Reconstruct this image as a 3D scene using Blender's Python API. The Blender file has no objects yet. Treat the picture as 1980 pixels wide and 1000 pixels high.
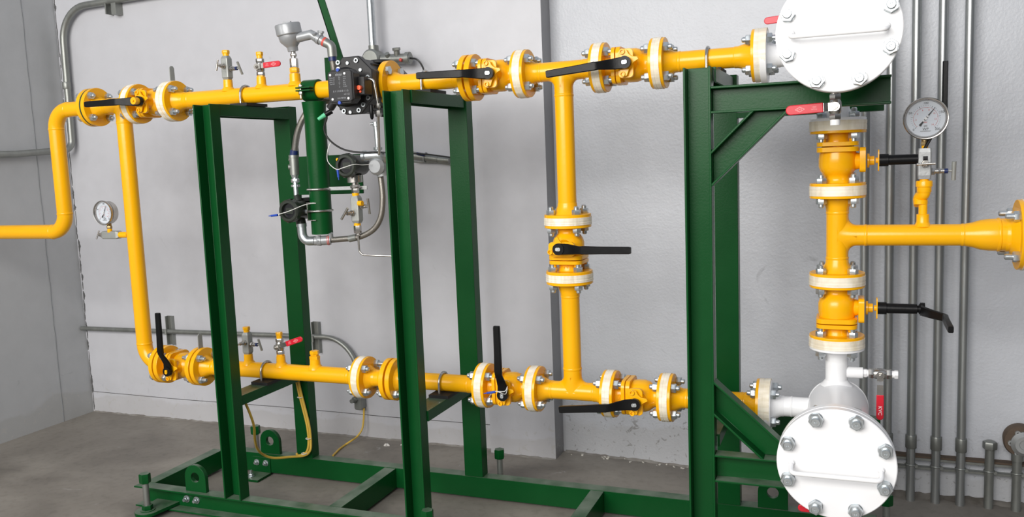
import bpy, bmesh, math, random
from mathutils import Vector, Matrix
random.seed(7)
scene = bpy.context.scene
COL = scene.collection
V = Vector
H = 1.28                      # camera height above the floor; geometry below is written relative to the lens height

# ---------------------------------------------------------------- camera
cam = bpy.data.cameras.new('camera'); camo = bpy.data.objects.new('camera', cam); COL.objects.link(camo)
cam.sensor_width = 36; cam.lens = 36*1643.06/1980; cam.clip_start = .02
yaw, pitch, roll = .3779, .1161, -.0391
fwd = V((-math.sin(yaw), math.cos(yaw), 0)); rgt = V((math.cos(yaw), math.sin(yaw), 0)); up = V((0, 0, 1))
f2 = fwd*math.cos(pitch)-up*math.sin(pitch); u2 = up*math.cos(pitch)+fwd*math.sin(pitch)
r3 = rgt*math.cos(roll)+u2*math.sin(roll); u3 = -rgt*math.sin(roll)+u2*math.cos(roll)
cm = Matrix((r3, u3, -f2)).transposed().to_4x4(); cm.translation = V((0, -2.6245, H))
camo.matrix_world = cm
scene.camera = camo

# ---------------------------------------------------------------- light
scene.view_settings.view_transform = 'Standard'
scene.view_settings.look = 'None'
scene.view_settings.exposure = 0.0
scene.view_settings.gamma = 1.0
scene.view_settings.use_curve_mapping = False
w = bpy.data.worlds.new('daylight'); scene.world = w; w.use_nodes = True
nt = w.node_tree; bg = nt.nodes['Background']
tc = nt.nodes.new('ShaderNodeTexCoord'); sp = nt.nodes.new('ShaderNodeSeparateXYZ'); cr = nt.nodes.new('ShaderNodeValToRGB')
mr = nt.nodes.new('ShaderNodeMapRange'); mr.inputs[1].default_value = -1; mr.inputs[2].default_value = 1
nt.links.new(tc.outputs['Generated'], sp.inputs[0]); nt.links.new(sp.outputs['Z'], mr.inputs[0]); nt.links.new(mr.outputs[0], cr.inputs[0]); nt.links.new(cr.outputs[0], bg.inputs[0])
cr.color_ramp.elements[0].position = .46; cr.color_ramp.elements[0].color = (.13, .125, .12, 1)
cr.color_ramp.elements[1].position = .80; cr.color_ramp.elements[1].color = (.80, .87, 1.0, 1)
bg.inputs[1].default_value = .45
def area(name, loc, target, sx, sy, power, col):
    l = bpy.data.lights.new(name, 'AREA'); l.shape = 'RECTANGLE'; l.size = sx; l.size_y = sy; l.energy = power; l.color = col
    o = bpy.data.objects.new(name, l); COL.objects.link(o); o.location = loc
    o.rotation_euler = (V(target)-V(loc)).to_track_quat('-Z', 'Y').to_euler()
area('doorway_daylight', (-1.65, -4.9, H+1.50), (-1.3, .5, H+.70), 4.2, 2.4, 345, (1.0, .975, .935))

# ---------------------------------------------------------------- materials
def mat(name, col, rough=.5, metal=0, bump=0, bscale=60, var=0, vscale=6, var_col=None, spec=.5, coat=0, sub=0, aniso=None, rvar=0, bdist=.002, top_tint=0):
    m = bpy.data.materials.new(name); m.use_nodes = True; n = m.node_tree; b = n.nodes['Principled BSDF']
    b.inputs['Base Color'].default_value = (*col, 1); b.inputs['Roughness'].default_value = rough; b.inputs['Metallic'].default_value = metal
    b.inputs['Specular IOR Level'].default_value = spec; b.inputs['Coat Weight'].default_value = coat
    if sub: b.inputs['Subsurface Weight'].default_value = sub; b.inputs['Subsurface Radius'].default_value = (.01, .008, .004); b.inputs['Subsurface Scale'].default_value = .5
    t = n.nodes.new('ShaderNodeTexCoord'); mp = n.nodes.new('ShaderNodeMapping'); n.links.new(t.outputs['Object'], mp.inputs[0])
    if aniso: mp.inputs['Scale'].default_value = aniso
    def noise(s, d=3):
        x = n.nodes.new('ShaderNodeTexNoise'); x.inputs['Scale'].default_value = s; x.inputs['Detail'].default_value = d; n.links.new(mp.outputs[0], x.inputs['Vector']); return x
    vc = var_col or tuple(c*.6 for c in col)
    if True:
        x = noise(vscale, 5); r = n.nodes.new('ShaderNodeValToRGB'); n.links.new(x.outputs['Fac'], r.inputs[0])
        r.color_ramp.elements[0].position = .38; r.color_ramp.elements[1].position = .62
        mx = tuple(a*(1-var)+c*var for a, c in zip(col, vc))
        r.color_ramp.elements[0].color = (*mx, 1); r.color_ramp.elements[1].color = (*col, 1)
        n.links.new(r.outputs[0], b.inputs['Base Color'])
        if rvar:
            rr = n.nodes.new('ShaderNodeMapRange'); rr.inputs[3].default_value = rough-rvar; rr.inputs[4].default_value = rough+rvar
            n.links.new(x.outputs['Fac'], rr.inputs[0]); n.links.new(rr.outputs[0], b.inputs['Roughness'])
    if top_tint:                                              # uneven grey-green tone mixed in on upward faces
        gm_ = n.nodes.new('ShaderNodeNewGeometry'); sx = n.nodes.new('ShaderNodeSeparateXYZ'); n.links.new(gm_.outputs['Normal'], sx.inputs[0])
        r2 = n.nodes.new('ShaderNodeMapRange'); r2.inputs[1].default_value = .85; r2.inputs[2].default_value = 1; r2.inputs[4].default_value = top_tint; n.links.new(sx.outputs['Z'], r2.inputs[0])
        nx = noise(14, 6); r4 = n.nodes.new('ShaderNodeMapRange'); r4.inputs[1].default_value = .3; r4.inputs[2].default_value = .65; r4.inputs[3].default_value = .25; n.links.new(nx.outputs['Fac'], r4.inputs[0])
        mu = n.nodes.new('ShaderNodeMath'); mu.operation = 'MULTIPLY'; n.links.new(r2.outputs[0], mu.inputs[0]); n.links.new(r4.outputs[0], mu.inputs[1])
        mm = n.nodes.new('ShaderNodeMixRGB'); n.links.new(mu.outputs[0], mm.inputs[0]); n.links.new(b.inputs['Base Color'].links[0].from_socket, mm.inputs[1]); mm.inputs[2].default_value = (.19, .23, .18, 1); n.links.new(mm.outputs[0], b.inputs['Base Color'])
    if bump:
        x = noise(bscale, 3); bp = n.nodes.new('ShaderNodeBump'); bp.inputs['Strength'].default_value = bump; bp.inputs['Distance'].default_value = bdist
        n.links.new(x.outputs['Fac'], bp.inputs['Height']); n.links.new(bp.outputs[0], b.inputs['Normal'])
    return m
M = dict(
 yellow=mat('yellow_gloss_paint', (.96, .47, .003), .25, bump=.10, bscale=55, var=.10, vscale=9, var_col=(.80, .30, .003), coat=.05, spec=.4),
 green=mat('green_gloss_paint', (.003, .066, .014), .31, bump=.10, bscale=160, var=.22, vscale=7, rvar=.06, spec=.20, top_tint=.75),
 white=mat('white_gloss_paint', (.88, .88, .89), .28, bump=.10, bscale=40, var=.03),
 zinc=mat('zinc_plated_steel', (.60, .64, .66), .32, .85, bump=.1, bscale=200, var=.35, vscale=60),
 galv=mat('galvanised_steel', (.31, .32, .30), .42, .7, bump=.15, bscale=90, var=.45, vscale=22, aniso=(1, 1, .3), rvar=.1),
 bright=mat('bright_galvanised_steel', (.46, .48, .48), .33, .85, bump=.08, bscale=90, var=.3, vscale=14, aniso=(1, 1, .3)),
 steel=mat('stainless_steel', (.52, .50, .47), .26, .95, var=.2, vscale=50),
 cast=mat('cast_zinc', (.42, .43, .43), .45, .6, bump=.2, bscale=150, var=.2, vscale=30),
 dull=mat('dull_zinc_block', (.38, .39, .37), .5, .5, bump=.15, bscale=160, var=.2, vscale=40),
 braid=mat('braided_steel_hose', (.30, .28, .25), .38, .85, bump=.35, bscale=520, var=.35, vscale=300),
 tape=mat('cream_sealing_tape', (.93, .86, .72), .5, bump=.5, bscale=30, var=.5, vscale=16, var_col=(.62, .52, .34), aniso=(1, 1, 5), sub=.15),
 black=mat('black_lever_paint', (.006, .006, .0065), .36, bump=.15, bscale=80, var=.3, spec=.2),
 meter=mat('black_anodised_housing', (.020, .0195, .020), .42, .2, bump=.15, bscale=150, var=.3),
 label=mat('black_label_plate', (.006, .006, .008), .25),
 txgrey=mat('olive_grey_enamel', (.028, .034, .026), .30, .1, var=.3, vscale=30),
 silver=mat('silver_grey_enamel', (.36, .37, .38), .38, .35, bump=.1, bscale=120, var=.15, vscale=20),
 red=mat('red_vinyl_sleeve', (.62, .012, .03), .35, var=.15, vscale=20),
 redprint=mat('pale_red_print', (.85, .35, .36), .5),
 orange=mat('orange_plastic', (.9, .12, .04), .4),
 blue=mat('blue_plastic', (.01, .06, .42), .4),
 navy=mat('dark_blue_collar', (.008, .02, .10), .4),
 mint=mat('mint_green_plug', (.10, .50, .26), .45),
 whitep=mat('white_print', (.8, .8, .8), .5),
 greyp=mat('grey_print', (.33, .34, .36), .5),
 blackp=mat('black_print', (.02, .02, .02), .5),
 redp=mat('red_print', (.6, .08, .06), .5),
 face=mat('white_dial_face', (.66, .70, .76), .4, var=.04),
 wire=mat('white_wire', (.75, .75, .72), .45),
 cable=mat('black_cable', (.02, .02, .02), .4),
 ycable=mat('yellow_cable', (.72, .47, .07), .45, var=.3, vscale=30),
 rubber=mat('black_rubber_pad', (.012, .012, .012), .7),
 brown=mat('rusty_steel', (.12, .085, .06), .75, .2, bump=.5, bscale=60, var=.5, vscale=20),
 seal=mat('dark_green_gasket', (.01, .05, .03), .6),
)
def glass():
    m = bpy.data.materials.new('dial_glass'); m.use_nodes = True; b = m.node_tree.nodes['Principled BSDF']
    n = m.node_tree; tr = n.nodes.new('ShaderNodeBsdfTransparent'); gl = n.nodes.new('ShaderNodeBsdfGlossy'); gl.inputs['Roughness'].default_value = .03
    mx = n.nodes.new('ShaderNodeMixShader'); mx.inputs[0].default_value = .05; n.links.new(tr.outputs[0], mx.inputs[1]); n.links.new(gl.outputs[0], mx.inputs[2])
    n.links.new(mx.outputs[0], n.nodes['Material Output'].inputs['Surface']); n.nodes.remove(b); return m
M['glass'] = glass()

def wallmat(name, col, speck, bump, bscale, dirt_h, tint=(.45, .44, .42)):
    """painted cement render: mottled paint, stipple bump, scuffs and splash dirt rising from the foot"""
    m = bpy.data.materials.new(name); m.use_nodes = True; n = m.node_tree; b = n.nodes['Principled BSDF']; L = n.links.new
    t = n.nodes.new('ShaderNodeTexCoord')
    def noise(s, d=4, vec=None, dist=0):
        x = n.nodes.new('ShaderNodeTexNoise'); x.inputs['Scale'].default_value = s; x.inputs['Detail'].default_value = d; x.inputs['Distortion'].default_value = dist
        L(vec or t.outputs['Object'], x.inputs['Vector']); return x.outputs['Fac']
    def ramp(i, a, c, ca=(0, 0, 0, 1), cb=(1, 1, 1, 1)):
        r = n.nodes.new('ShaderNodeValToRGB'); L(i, r.inputs[0]); r.color_ramp.elements[0].position = a; r.color_ramp.elements[1].position = c
        r.color_ramp.elements[0].color = ca; r.color_ramp.elements[1].color = cb; return r.outputs[0]
    def mix(f, a, c):
        x = n.nodes.new('ShaderNodeMixRGB'); L(f, x.inputs[0])
        for i, q in ((1, a), (2, c)):
            if isinstance(q, tuple): x.inputs[i].default_value = (*q, 1)
            else: L(q, x.inputs[i])
        return x.outputs[0]
    def math_(op, a, c):
        x = n.nodes.new('ShaderNodeMath'); x.operation = op
        for i, q in ((0, a), (1, c)):
            if isinstance(q, (int, float)): x.inputs[i].default_value = q
            else: L(q, x.inputs[i])
        return x.outputs[0]
    base = mix(ramp(noise(1.3, 5), .35, .65), tuple(c*.93 for c in col), col)
    base = mix(ramp(noise(9, 6), .3, .7), base, tuple(min(1, c*1.04) for c in col))
    scuff = ramp(noise(6, 8, dist=1.5), .70, .76)
    base = mix(math_('MULTIPLY', scuff, speck), base, tuple(a*c for a, c in zip(col, (.55, .55, .55))))
    spx = n.nodes.new('ShaderNodeSeparateXYZ'); L(t.outputs['Object'], spx.inputs[0])
    hz = math_('ADD', spx.outputs['Z'], math_('MULTIPLY', noise(3.2, 6), -dirt_h*1.6))
    dirt = ramp(hz, -.5*dirt_h, .12*dirt_h+.001, (1, 1, 1, 1), (0, 0, 0, 1))
    base = mix(math_('MULTIPLY', dirt, .35), base, tuple(a*c*.75 for a, c in zip(col, (1, .95, .86))))
    spl = math_('MULTIPLY', ramp(noise(26, 7, dist=2), .60, .68), ramp(hz, .0, dirt_h*1.3+.001, (1, 1, 1, 1), (0, 0, 0, 1)))
    base = mix(math_('MULTIPLY', spl, .6), base, tint)
    L(base, b.inputs['Base Color']); b.inputs['Roughness'].default_value = .42
    bp = n.nodes.new('ShaderNodeBump'); bp.inputs['Strength'].default_value = bump; bp.inputs['Distance'].default_value = .004
    h = math_('ADD', math_('MULTIPLY', noise(bscale, 4), .6), math_('MULTIPLY', noise(bscale*.3, 3), .45))
    L(h, bp.inputs['Height']); L(bp.outputs[0], b.inputs['Normal'])
    return m
W_SMOOTH = wallmat('smooth_painted_render', (.545, .548, .580), .25, .10, 70, .10)
W_STIPPLE = wallmat('stippled_painted_render', (.545, .562, .60), .45, .60, 105, .16, (.17, .16, .145))
W_LEFT = wallmat('grey_painted_concrete', (.44, .45, .46), .5, .22, 45, .14)
W_RETURN_SHADE = wallmat('shaded_pilaster_return', (.27, .27, .28), .3, .2, 45, .1)  # wall render darkened: shade of the right-facing return put into the colour
def floormat():
    m = bpy.data.materials.new('trowelled_concrete'); m.use_nodes = True; n = m.node_tree; b = n.nodes['Principled BSDF']; L = n.links.new
    t = n.nodes.new('ShaderNodeTexCoord')
    def nz(s, d, dist=0):
        x = n.nodes.new('ShaderNodeTexNoise'); x.inputs['Scale'].default_value = s; x.inputs['Detail'].default_value = d; x.inputs['Distortion'].default_value = dist; L(t.outputs['Object'], x.inputs['Vector']); return x.outputs['Fac']
    def rp(i, a, c, ca, cb):
        r = n.nodes.new('ShaderNodeValToRGB'); L(i, r.inputs[0]); r.color_ramp.elements[0].position = a; r.color_ramp.elements[1].position = c
        r.color_ramp.elements[0].color = ca; r.color_ramp.elements[1].color = cb; return r.outputs[0]
    a = rp(nz(2.2, 8, .6), .33, .68, (.165, .148, .128, 1), (.290, .265, .230, 1))
    c = rp(nz(34, 6), .28, .5, (.72, .72, .72, 1), (1, 1, 1, 1))
    mx = n.nodes.new('ShaderNodeMixRGB'); mx.blend_type = 'MULTIPLY'; mx.inputs[0].default_value = .55; L(a, mx.inputs[1]); L(c, mx.inputs[2])
    d = rp(nz(8, 9, 1), .71, .76, (0, 0, 0, 1), (1, 1, 1, 1)); m2 = n.nodes.new('ShaderNodeMixRGB'); L(d, m2.inputs[0]); L(mx.outputs[0], m2.inputs[1]); m2.inputs[2].default_value = (.34, .33, .31, 1)
    L(m2.outputs[0], b.inputs['Base Color']); b.inputs['Roughness'].default_value = .62
    bp = n.nodes.new('ShaderNodeBump'); bp.inputs['Strength'].default_value = .3; bp.inputs['Distance'].default_value = .003; L(nz(25, 6), bp.inputs['Height']); L(bp.outputs[0], b.inputs['Normal'])
    return m
M['floor'] = floormat()

# ---------------------------------------------------------------- mesh helpers
def frame(axis):
    a = V(axis).normalized(); h = V((0, 0, 1)) if abs(a.z) < .9 else V((1, 0, 0))
    u = h.cross(a).normalized(); return u, a.cross(u).normalized(), a
class MB:
    def __init__(s): s.bm = bmesh.new()
    def poly(s, vs):
        try: s.bm.faces.new(vs)
        except ValueError: pass
    def box(s, lo, hi, R=None):
        lo = V(lo); hi = V(hi); c = (lo+hi)/2; h = (hi-lo)/2
        vs = []
        for x in (-1, 1):
            for y in (-1, 1):
                for z in (-1, 1):
                    p = V((x*h.x, y*h.y, z*h.z)); vs.append(s.bm.verts.new(c+(R @ p if R else p)))
        for f in ((0, 1, 3, 2), (4, 6, 7, 5), (0, 4, 5, 1), (2, 3, 7, 6), (0, 2, 6, 4), (1, 5, 7, 3)): s.poly([vs[i] for i in f])
        return s
    def rings(s, rings, caps=True, closed=False):
        R = [[s.bm.verts.new(p) for p in r] for r in rings]; n = len(R[0])
        for a, b in zip(R, R[1:]+([R[0]] if closed else [])):
            for i in range(n): s.poly([a[i], a[(i+1) % n], b[(i+1) % n], b[i]])
        if caps and not closed: s.poly(R[0][::-1]); s.poly(R[-1])
        return s
    def lathe(s, prof, o, ax, n=32, sx=None):
        u, v, a = frame(ax); o = V(o)
        s.rings([[o+a*t+(u*math.cos(2*math.pi*i/n)+v*math.sin(2*math.pi*i/n))*max(r, 1e-4) for i in range(n)] for t, r in prof]); return s
    def cyl(s, p, q, r, r2=None, n=24):
        p = V(p); q = V(q); return s.lathe([(0, r), ((q-p).length, r if r2 is None else r2)], p, q-p, n)
    def tubehole(s, o, ax, prof_out, prof_in, n=32):       # lathe with an open bore: outer then inner profile, closed
        u, v, a = frame(ax); o = V(o); P = prof_out+prof_in[::-1]
        s.rings([[o+a*t+(u*math.cos(2*math.pi*i/n)+v*math.sin(2*math.pi*i/n))*r for i in range(n)] for t, r in P], closed=True); return s
    def tube(s, pts, r, n=14, caps=True):
        pts = [V(p) for p in pts]; T = []
        for i, p in enumerate(pts):
            d = (pts[min(i+1, len(pts)-1)]-pts[max(i-1, 0)]).normalized(); T.append(d)
        u, v, _ = frame(T[0]); R = []
        for p, t in zip(pts, T):
            u = (u-t*u.dot(t)).normalized(); v = t.cross(u)
            R.append([p+(u*math.cos(2*math.pi*i/n)+v*math.sin(2*math.pi*i/n))*r for i in range(n)])
        return s.rings(R, caps)
    def prism(s, pts, o, u, v, wv):
        o = V(o); u = V(u); v = V(v); wv = V(wv)
        return s.rings([[o+u*a+v*b+wv*k for a, b in pts] for k in (0, 1)])
    def hexa(s, o, ax, af, h, rot=0, ch=True):
        R = af/math.sqrt(3); u, v, a = frame(ax); o = V(o)
        def ring(t, r): return [o+a*t+(u*math.cos(math.pi/3*i+rot)+v*math.sin(math.pi/3*i+rot))*r for i in range(6)]
        c = h*.12 if ch else 0
        return s.rings([ring(0, R*.93), ring(c, R), ring(h-c, R), ring(h, R*.93)] if ch else [ring(0, R), ring(h, R)])
    def torus(s, o, ax, R, r, n=40, k=10, a0=0, a1=2*math.pi):
        u, v, a = frame(ax); o = V(o); full = abs(a1-a0-2*math.pi) < 1e-6; m = n if full else n+1; rs = []
        for i in range(m):
            th = a0+(a1-a0)*i/n; d = u*math.cos(th)+v*math.sin(th)
            rs.append([o+d*(R+r*math.cos(2*math.pi*j/k))+a*(r*math.sin(2*math.pi*j/k)) for j in range(k)])
        return s.rings(rs, closed=full)
    def plate_hole(s, outer, hole, o, u, v, wv):           # outline with a round bore: same point count
        o = V(o); u = V(u); v = V(v); wv = V(wv)
        P = lambda pts, k: [o+u*a+v*b+wv*k for a, b in pts]
        return s.rings([P(outer, 0), P(outer, 1), P(hole, 1), P(hole, 0)], closed=True)
    def text(s, body, size, o, u, v, depth=.0006, align='CENTER'):
        c = bpy.data.curves.new('t', 'FONT'); c.body = body; c.size = size; c.extrude = depth; c.align_x = align; c.align_y = 'CENTER'
        ob = bpy.data.objects.new('t', c); COL.objects.link(ob); dg = bpy.context.evaluated_depsgraph_get(); me = bpy.data.meshes.new_from_object(ob.evaluated_get(dg))
        u = V(u).normalized(); v = V(v).normalized(); m4 = Matrix((u, v, u.cross(v))).transposed().to_4x4(); m4.translation = V(o); me.transform(m4)
        s.bm.from_mesh(me); bpy.data.objects.remove(ob); bpy.data.curves.remove(c); bpy.data.meshes.remove(me); return s
    def mesh(s, name, material, off=None, smooth=True):
        bmesh.ops.recalc_face_normals(s.bm, faces=s.bm.faces)
        if off is not None: bmesh.ops.translate(s.bm, vec=-V(off), verts=s.bm.verts)
        me = bpy.data.meshes.new(name); s.bm.to_mesh(me); s.bm.free(); me.materials.append(material)
        if smooth:
            me.polygons.foreach_set('use_smooth', [True]*len(me.polygons)); me.set_sharp_from_angle(angle=math.radians(32))
        return me
def round_rect(wd, ht, r, k=5):
    pts = []
    for cx, cy, a0 in ((wd/2-r, ht/2-r, 0), (-wd/2+r, ht/2-r, 90), (-wd/2+r, -ht/2+r, 180), (wd/2-r, -ht/2+r, 270)):
        for i in range(k+1):
            a = math.radians(a0+90*i/k); pts.append((cx+r*math.cos(a), cy+r*math.sin(a)))
    return pts
def circ(r, n, c=(0, 0), a0=0): return [(c[0]+r*math.cos(a0+2*math.pi*i/n), c[1]+r*math.sin(a0+2*math.pi*i/n)) for i in range(n)]
def fillet(pts, rad, k=8):
    pts = [V(p) for p in pts]; out = [pts[0]]
    rads = rad if isinstance(rad, (list, tuple)) else [rad]*(len(pts)-2)
    for i in range(1, len(pts)-1):
        p = pts[i]; a = (pts[i-1]-p).normalized(); b = (pts[i+1]-p).normalized(); r = rads[i-1]; ang = a.angle(b)
        if ang > 3.1: out.append(p); continue
        d = r/math.tan(ang/2); c = p+(a+b).normalized()*(r/math.sin(ang/2)); s0 = p+a*d-c; s1 = p+b*d-c; th = s0.angle(s1)
        for j in range(k+1):
            t = j/k; out.append(c+(s0*math.sin((1-t)*th)+s1*math.sin(t*th))/math.sin(th))
    out.append(pts[-1]); return out
def spline(pts, k=8):
    pts = [V(p) for p in pts]; P = [pts[0]*2-pts[1]]+pts+[pts[-1]*2-pts[-2]]; out = []
    for i in range(1, len(P)-2):
        for j in range(k):
            t = j/k; a, b, c, d = P[i-1:i+3]
            out.append(.5*((2*b)+(c-a)*t+(2*a-5*b+4*c-d)*t*t+(3*b-a-3*c+d)*t**3))
    out.append(pts[-1]); return out
# ---------------------------------------------------------------- object helpers
def thing(name, label, cat, loc=(0, 0, 0), group=None, rot=None, base=True):
    o = bpy.data.objects.new(name, None); COL.objects.link(o); o.empty_display_size = .05
    o.location = (loc[0], loc[1], loc[2]+H)
    if rot is not None: o.rotation_euler = rot.to_euler() if hasattr(rot, 'to_euler') else rot
    o['label'] = label; o['category'] = cat; o['_o'] = tuple(loc)
    if group: o['group'] = group
    return o
def root_of(p):
    while p.parent: p = p.parent
    return p
def part(parent, name, mb, m, label=None, local=False, bevel=0, smooth=True):
    off = None if local else root_of(parent)['_o']
    o = bpy.data.objects.new(name, mb.mesh(name, M[m] if isinstance(m, str) else m, off, smooth)); COL.objects.link(o); o.parent = parent
    if label: o['label'] = label
    if bevel: b = o.modifiers.new('edge', 'BEVEL'); b.width = bevel; b.segments = 2; b.limit_method = 'ANGLE'
    return o
def solo(name, label, cat, mb, m, loc, group=None, bevel=0, smooth=True):
    o = bpy.data.objects.new(name, mb.mesh(name, M[m] if isinstance(m, str) else m, loc, smooth)); COL.objects.link(o)
    o.location = (loc[0], loc[1], loc[2]+H); o['label'] = label; o['category'] = cat
    if group: o['group'] = group
    if bevel: b = o.modifiers.new('edge', 'BEVEL'); b.width = bevel; b.segments = 2; b.limit_method = 'ANGLE'
    return o
def structure(name, mb, m, loc, smooth=False):
    o = bpy.data.objects.new(name, mb.mesh(name, m, loc, smooth)); COL.objects.link(o); o.location = (loc[0], loc[1], loc[2]+H); o['kind'] = 'structure'; return o
def copy_tree(o, parent=None):
    c = o.copy(); COL.objects.link(c); c.parent = parent
    for ch in list(o.children): copy_tree(ch, c)
    return c
def place(o, loc, rot=None):
    o.location = (loc[0], loc[1], loc[2]+H); o['_o'] = tuple(loc)
    if rot is not None: o.rotation_euler = rot.to_euler()
    return o

# ---------------------------------------------------------------- the room
mb = MB().box((-4.6, -7, -1.40), (2.6, 1.1, -1.28)); structure('floor', mb, M['floor'], (0, 0, -1.28))
mb = MB().box((-4.1, .735, -1.30), (-1.44, 1.0, 1.7)); structure('wall_back', mb, W_SMOOTH, (-4, .735, -1.28))
mb = MB().box((-4.1, -7, -1.30), (-3.83, .76, 1.7)); structure('wall_left', mb, W_LEFT, (-3.83, -1, -1.28))
mb = MB().box((-1.45, .690, -1.30), (-1.150, 1.0, 1.7)); structure('wall_pilaster', mb, W_SMOOTH, (-1.45, .69, -1.28))
mb = MB().box((-1.151, .6905, -1.30), (-1.1495, .83, 1.7)); structure('shade_trim_1', mb, W_RETURN_SHADE, (-1.15, .69, -1.28))  # thin sheet over the pilaster side, carries its painted shade
WR = lambda x: .80-.085*(min(x, .2)+1.15)                            # the right-hand bay runs slightly askew
mb = MB().prism([(-1.16, 1.0), (-1.16, WR(-1.16)), (.2, WR(.2)), (1.7, WR(1.7)), (1.7, 1.0)], (0, 0, -1.30), (1, 0, 0), (0, 1, 0), (0, 0, 3)); structure('wall_right', mb, W_STIPPLE, (-1.15, .8, -1.28))
# open joint between plinth and render, ragged corner crack, casting joint of the left wall
dark = mat('dark_crack', (.10, .10, .10), .8, bump=.4, bscale=200)
mb = MB(); mb.tube([(-3.82, .7345, -1.168), (-3.2, .7345, -1.171), (-2.6, .7345, -1.166), (-2.0, .7345, -1.170), (-1.46, .7345, -1.167)], .0015, 6); structure('trim_2', mb, dark, (-3.8, .735, -1.168))
mb = MB(); z = -1.27
while z < 1.2:
    h = random.uniform(.03, .09); wd = random.choice((.002, .004, .008, .012)) if (z < -.05 or z > .78) else random.choice((.0015, .0025, .004)); x = -3.828+random.uniform(.001, .008)
    n = 9; L_ = [(x+wd*math.sin(math.pi*i/n)*(.5+.5*random.random())+.001, h*i/n) for i in range(n+1)]; R_ = [(x-wd*.3*math.sin(math.pi*i/n)*random.random()-.001, h*i/n) for i in range(n, -1, -1)]
    mb.prism(L_+R_, (0, .7335, z), (1, 0, 0), (0, 0, 1), (0, .002, 0)); z += h*random.uniform(.75, 1.15)
structure('trim_3', mb, dark, (-3.83, .735, -1.2))
mb = MB(); pts = []
for i in range(40): pts.append((-3.8297, 0.541+random.uniform(-.002, .002), -1.28+i*.065))
mb.tube(pts, .0022, 6); structure('trim_4', mb, mat('joint_grey', (.22, .23, .24), .7), (-3.83, .54, -1.28))  # plain grey line along the left wall joint
# crumbled mortar and dirt along the wall foot
def rubble(x0, x1, yf, n, hh, seed):
    rnd = random.Random(seed); mb = MB()
    for i in range(n):
        x = rnd.uniform(x0, x1); y = yf(x)-rnd.uniform(.0, .035)**1; s = rnd.uniform(.0015, hh)
        q = Matrix.Rotation(rnd.uniform(0, 3), 3, 'Z') @ Matrix.Rotation(rnd.uniform(0, 1), 3, 'X'); mb.box((x-s*1.5, y-s, -1.281), (x+s*1.5, y+s, -1.28+s*rnd.uniform(.5, 1.4)), q)
    return mb
def foot(x0, x1, yf, wd, hh, seed):
    rnd = random.Random(seed); N = int((x1-x0)/.02); R = []
    for i in range(N+1):
        x = x0+(x1-x0)*i/N; a = wd*rnd.uniform(.5, 1.2); b = hh*rnd.uniform(.4, 1.1); y = yf(x)
        R.append([(x, y+.004, -1.281), (x, y-a, -1.281), (x, y-a*.55, -1.28+b*.4), (x, y-a*.15, -1.28+b), (x, y+.004, -1.28+b*1.1)])
    return MB().rings([[V(p) for p in r] for r in R])
fm = mat('crumbled_mortar', (.30, .285, .26), .9, bump=.8, bscale=60, var=.6, vscale=14, var_col=(.12, .10, .085))
structure('trim_5', foot(-3.82, -1.46, lambda x: .735, .014, .006, 3), fm, (-2.6, .735, -1.28), True)
structure('trim_6', foot(-1.45, -1.15, lambda x: .69, .012, .006, 4), fm, (-1.3, .69, -1.28), True)
structure('trim_7', foot(-1.14, .05, WR, .016, .008, 5), fm, (-.6, .8, -1.28), True)
fm2 = mat('wet_mortar', (.20, .185, .165), .85, bump=.9, bscale=50, var=.7, vscale=11, var_col=(.05, .04, .03))
structure('trim_8', foot(.05, 1.2, WR, .035, .016, 6), fm2, (.5, .69, -1.28), True)
q = rubble(-1.14, -.2, WR, 60, .0035, 11); solo('mortar_crumbs', 'white mortar crumbs scattered along the foot of the stippled wall behind the skid', 'debris', q, mat('white_mortar', (.6, .58, .52), .9), (-.7, .78, -1.28))['kind'] = 'stuff'

# ---------------------------------------------------------------- green skid frame
def C(mb, o, u, v, wv, w_=.074, d=.05, t=.006):
    return mb.prism([(-w_/2, 0), (-w_/2, d), (-w_/2+t, d), (-w_/2+t, t), (w_/2-t, t), (w_/2-t, d), (w_/2, d), (w_/2, 0)], o, u, v, wv)
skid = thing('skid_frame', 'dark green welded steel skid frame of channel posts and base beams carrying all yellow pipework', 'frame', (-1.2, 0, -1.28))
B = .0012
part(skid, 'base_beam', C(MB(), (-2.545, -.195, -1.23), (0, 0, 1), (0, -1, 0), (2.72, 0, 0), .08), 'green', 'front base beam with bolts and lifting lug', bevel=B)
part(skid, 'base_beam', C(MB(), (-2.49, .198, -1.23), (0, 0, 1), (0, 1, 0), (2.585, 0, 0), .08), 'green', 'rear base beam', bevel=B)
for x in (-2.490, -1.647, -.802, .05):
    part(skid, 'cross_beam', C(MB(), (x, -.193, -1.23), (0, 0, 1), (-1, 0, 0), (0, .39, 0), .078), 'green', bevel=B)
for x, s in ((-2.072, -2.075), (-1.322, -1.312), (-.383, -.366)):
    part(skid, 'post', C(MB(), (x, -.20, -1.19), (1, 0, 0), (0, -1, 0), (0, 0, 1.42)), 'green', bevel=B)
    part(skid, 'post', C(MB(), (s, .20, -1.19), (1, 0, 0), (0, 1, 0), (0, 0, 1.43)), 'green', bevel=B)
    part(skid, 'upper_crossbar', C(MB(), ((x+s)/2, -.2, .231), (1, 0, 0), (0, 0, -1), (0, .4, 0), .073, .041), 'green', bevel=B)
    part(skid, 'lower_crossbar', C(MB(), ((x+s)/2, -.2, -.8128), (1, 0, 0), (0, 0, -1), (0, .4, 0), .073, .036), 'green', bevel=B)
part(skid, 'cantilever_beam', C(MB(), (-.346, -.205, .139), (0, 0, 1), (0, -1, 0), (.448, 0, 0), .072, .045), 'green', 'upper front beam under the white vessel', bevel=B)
part(skid, 'cantilever_beam', C(MB(), (-.330, .20, .139), (0, 0, 1), (0, 1, 0), (.432, 0, 0), .072, .045), 'green', bevel=B)
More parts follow.
